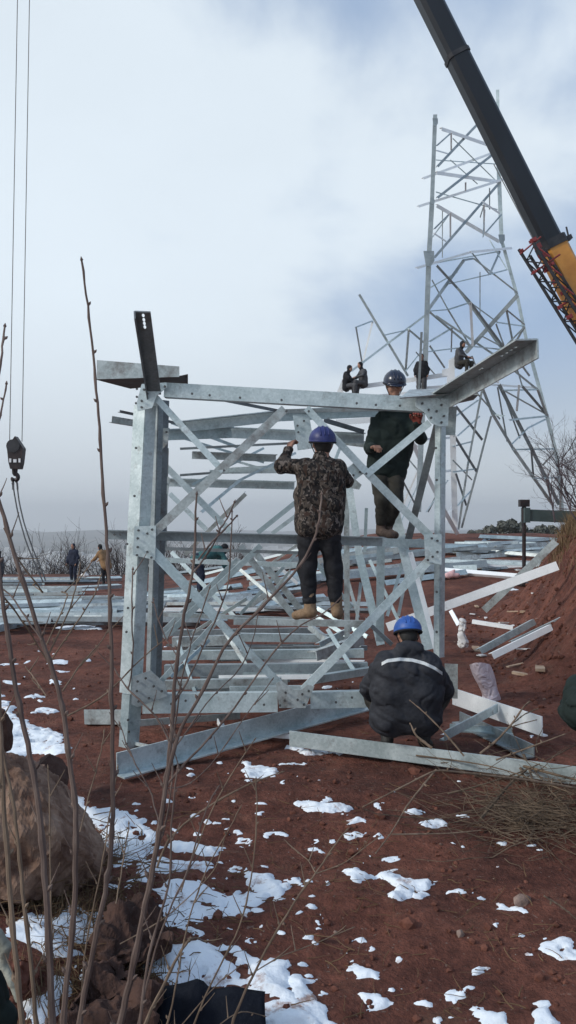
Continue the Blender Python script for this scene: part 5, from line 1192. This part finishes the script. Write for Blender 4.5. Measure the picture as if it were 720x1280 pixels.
kind(mb.build('bare_brushwood', M['bark_far']), 'stuff')
# mound of evergreen shrubs at the rear right
mb = MB(); q = random.Random(6)
for (u, v, w, hh) in [(612,664,10,8),(628,660,9,10),(640,659,9,13),(652,662,9,10),(600,668,8,5),(662,668,9,6),(676,664,12,9),(690,664,10,8),(590,668,6,4)]:
    Yh = 47; c = F(u, v, Yh)
    for k in range(260):
        d = nrm([q.gauss(0, 1), q.gauss(0, 1), q.gauss(0, 1)]); rr_ = q.uniform(.6, 1.05); p = c+np.array([d[0]*w, d[1]*w, d[2]*hh])*Yh/FPX*rr_*.72; s = q.uniform(.06, .16)
        a = nrm([q.gauss(0, 1), q.gauss(0, 1), q.gauss(0, 1)]); b = nrm(np.cross(a, d)); mb.add([p-a*s-b*s, p+a*s-b*s, p+a*s+b*s, p-a*s+b*s], [(0, 1, 2, 3)])
    mb.tube([(c[0], c[1], tz(c[0], c[1])-.5), c], .2, 6)
kind(mb.build('distant_shrubs', M['hazed_wood']), 'stuff')
mb = MB(); q = random.Random(8)
for i in range(900):
    y = q.uniform(500, 1700); x = q.uniform(-.45, .42)*y
    if vnoise(x/130, y/170, 3) < .45: continue
    hh = q.uniform(3, 9); mb.box((x, y, tz(x, y)+hh/2), (q.uniform(4, 14), 0, 0), (0, q.uniform(4, 10), 0), (0, 0, hh))
kind(mb.build('distant_town', M['town_wall']), 'stuff')
# ------------------------------------------------------------------ haze, world, sun, camera
m = bpy.data.materials.new('haze'); m.use_nodes = True; nt = m.node_tree
for n_ in list(nt.nodes): nt.nodes.remove(n_)
pv = nt.nodes.new('ShaderNodeVolumePrincipled'); pv.inputs['Color'].default_value = (.96, .98, 1.0, 1); pv.inputs['Density'].default_value = HAZE; pv.inputs['Anisotropy'].default_value = .2
ou = nt.nodes.new('ShaderNodeOutputMaterial'); nt.links.new(pv.outputs[0], ou.inputs['Volume']); M['haze'] = m
zlo = float(terr(X, Y).min())-1.5 if False else float(Z.min())-1.5
mb = MB(); zt = 66.0; mb.box((0, 1720, (zlo+zt)/2), (2950, 0, 0), (0, 1760, 0), (0, 0, (zt-zlo)/2)); hz = mb.build('haze', m, origin=(0, 0, 0)); kind(hz, 'stuff')
w = bpy.data.worlds.new('World'); sc.world = w; w.use_nodes = True; nt = w.node_tree; N = nt.nodes; Lk = nt.links
for n_ in list(N): N.remove(n_)
out = N.new('ShaderNodeOutputWorld'); bg = N.new('ShaderNodeBackground'); bg.inputs['Strength'].default_value = .12
SUNV = nrm([-.85, -.34, .56])
sky = N.new('ShaderNodeTexSky'); sky.sky_type = 'NISHITA'; sky.sun_disc = False; sky.sun_elevation = math.asin(SUNV[2]); sky.sun_rotation = math.atan2(SUNV[0], SUNV[1]); sky.air_density = 1.2; sky.dust_density = 2.0
tc = N.new('ShaderNodeTexCoord')
def mth(op, a, b=None, c=None, clamp=False):
    n_ = N.new('ShaderNodeMath'); n_.operation = op; n_.use_clamp = clamp
    for i, s in enumerate((a, b, c)):
        if s is None: continue
        if isinstance(s, (int, float)): n_.inputs[i].default_value = s
        else: Lk.new(s, n_.inputs[i])
    return n_.outputs[0]
sx = N.new('ShaderNodeSeparateXYZ'); Lk.new(tc.outputs['Generated'], sx.inputs[0]); dx, dy, dz = sx.outputs
mp = N.new('ShaderNodeMapping'); mp.inputs['Scale'].default_value = (1, 1, 1.5); mp.inputs['Location'].default_value = (1.7, .2, .35); Lk.new(tc.outputs['Generated'], mp.inputs[0])
nz = N.new('ShaderNodeTexNoise'); nz.inputs['Scale'].default_value = 2.6; nz.inputs['Detail'].default_value = 9; nz.inputs['Roughness'].default_value = .52; nz.inputs['Distortion'].default_value = .35; Lk.new(mp.outputs[0], nz.inputs['Vector'])
nz2 = N.new('ShaderNodeTexNoise'); nz2.inputs['Scale'].default_value = 1.5; nz2.inputs['Detail'].default_value = 5; Lk.new(mp.outputs[0], nz2.inputs['Vector'])
# cloud bank: thick to the left and centre, thinning to the right and overhead
v = mth('MULTIPLY_ADD', nz.outputs['Fac'], 3.1, -.72); v = mth('MULTIPLY_ADD', dx, -2.2, v); top = mth('MAXIMUM', mth('SUBTRACT', dz, .50), 0); v = mth('MULTIPLY_ADD', top, -5.0, v)
low = mth('MAXIMUM', mth('SUBTRACT', .18, dz), 0); v = mth('MULTIPLY_ADD', low, 1.0, v)
mr = N.new('ShaderNodeMapRange'); mr.interpolation_type = 'SMOOTHSTEP'; mr.inputs['From Min'].default_value = .05; mr.inputs['From Max'].default_value = .95; Lk.new(v, mr.inputs[0])
cc = N.new('ShaderNodeMix'); cc.data_type = 'RGBA'; cc.inputs['A'].default_value = (*CLOUD_THIN, 1); cc.inputs['B'].default_value = (*CLOUD_THICK, 1); Lk.new(mr.outputs[0], cc.inputs['Factor'])
# clouds grow greyer towards the horizon
er = N.new('ShaderNodeMapRange'); er.interpolation_type = 'SMOOTHSTEP'; er.inputs['From Min'].default_value = .0; er.inputs['From Max'].default_value = .26; Lk.new(dz, er.inputs[0])
cg = N.new('ShaderNodeMix'); cg.data_type = 'RGBA'; cg.inputs['A'].default_value = (*CLOUD_LOW, 1); Lk.new(cc.outputs['Result'], cg.inputs['B']); Lk.new(er.outputs[0], cg.inputs['Factor'])
md = mth('MULTIPLY_ADD', nz2.outputs['Fac'], .30, .85)
sc_ = N.new('ShaderNodeVectorMath'); sc_.operation = 'SCALE'; Lk.new(cg.outputs['Result'], sc_.inputs[0]); Lk.new(mth('MULTIPLY', md, 1/.12), sc_.inputs['Scale'])
fa = mth('MULTIPLY_ADD', mr.outputs[0], .1, .88, True)
mx = N.new('ShaderNodeMix'); mx.data_type = 'RGBA'; mx.clamp_factor = True; Lk.new(fa, mx.inputs['Factor']); Lk.new(sky.outputs[0], mx.inputs['A']); Lk.new(sc_.outputs[0], mx.inputs['B'])
Lk.new(mx.outputs['Result'], bg.inputs[0]); Lk.new(bg.outputs[0], out.inputs[0])
sl = bpy.data.lights.new('sun', 'SUN'); sl.energy = SUN_E; sl.angle = math.radians(11); sl.color = (1, .96, .9); so = bpy.data.objects.new('sun', sl); COL.objects.link(so)
so.rotation_euler = Vector(tuple(SUNV)).to_track_quat('Z', 'Y').to_euler()
cam = bpy.data.cameras.new('camera'); co = bpy.data.objects.new('camera', cam); COL.objects.link(co); sc.camera = co
co.location = tuple(CAMP); co.rotation_euler = (math.pi/2, 0, 0); cam.sensor_fit = 'VERTICAL'; cam.sensor_height = 24; cam.lens = 24*FPX/1280; cam.shift_y = (HV-640)/1280; cam.clip_end = 9000; cam.clip_start = .05
sc.view_settings.view_transform = 'Standard'; sc.view_settings.look = 'None'; sc.view_settings.exposure = .12; sc.view_settings.gamma = 1
for o in bpy.data.objects:
    if '_o' in o: del o['_o']
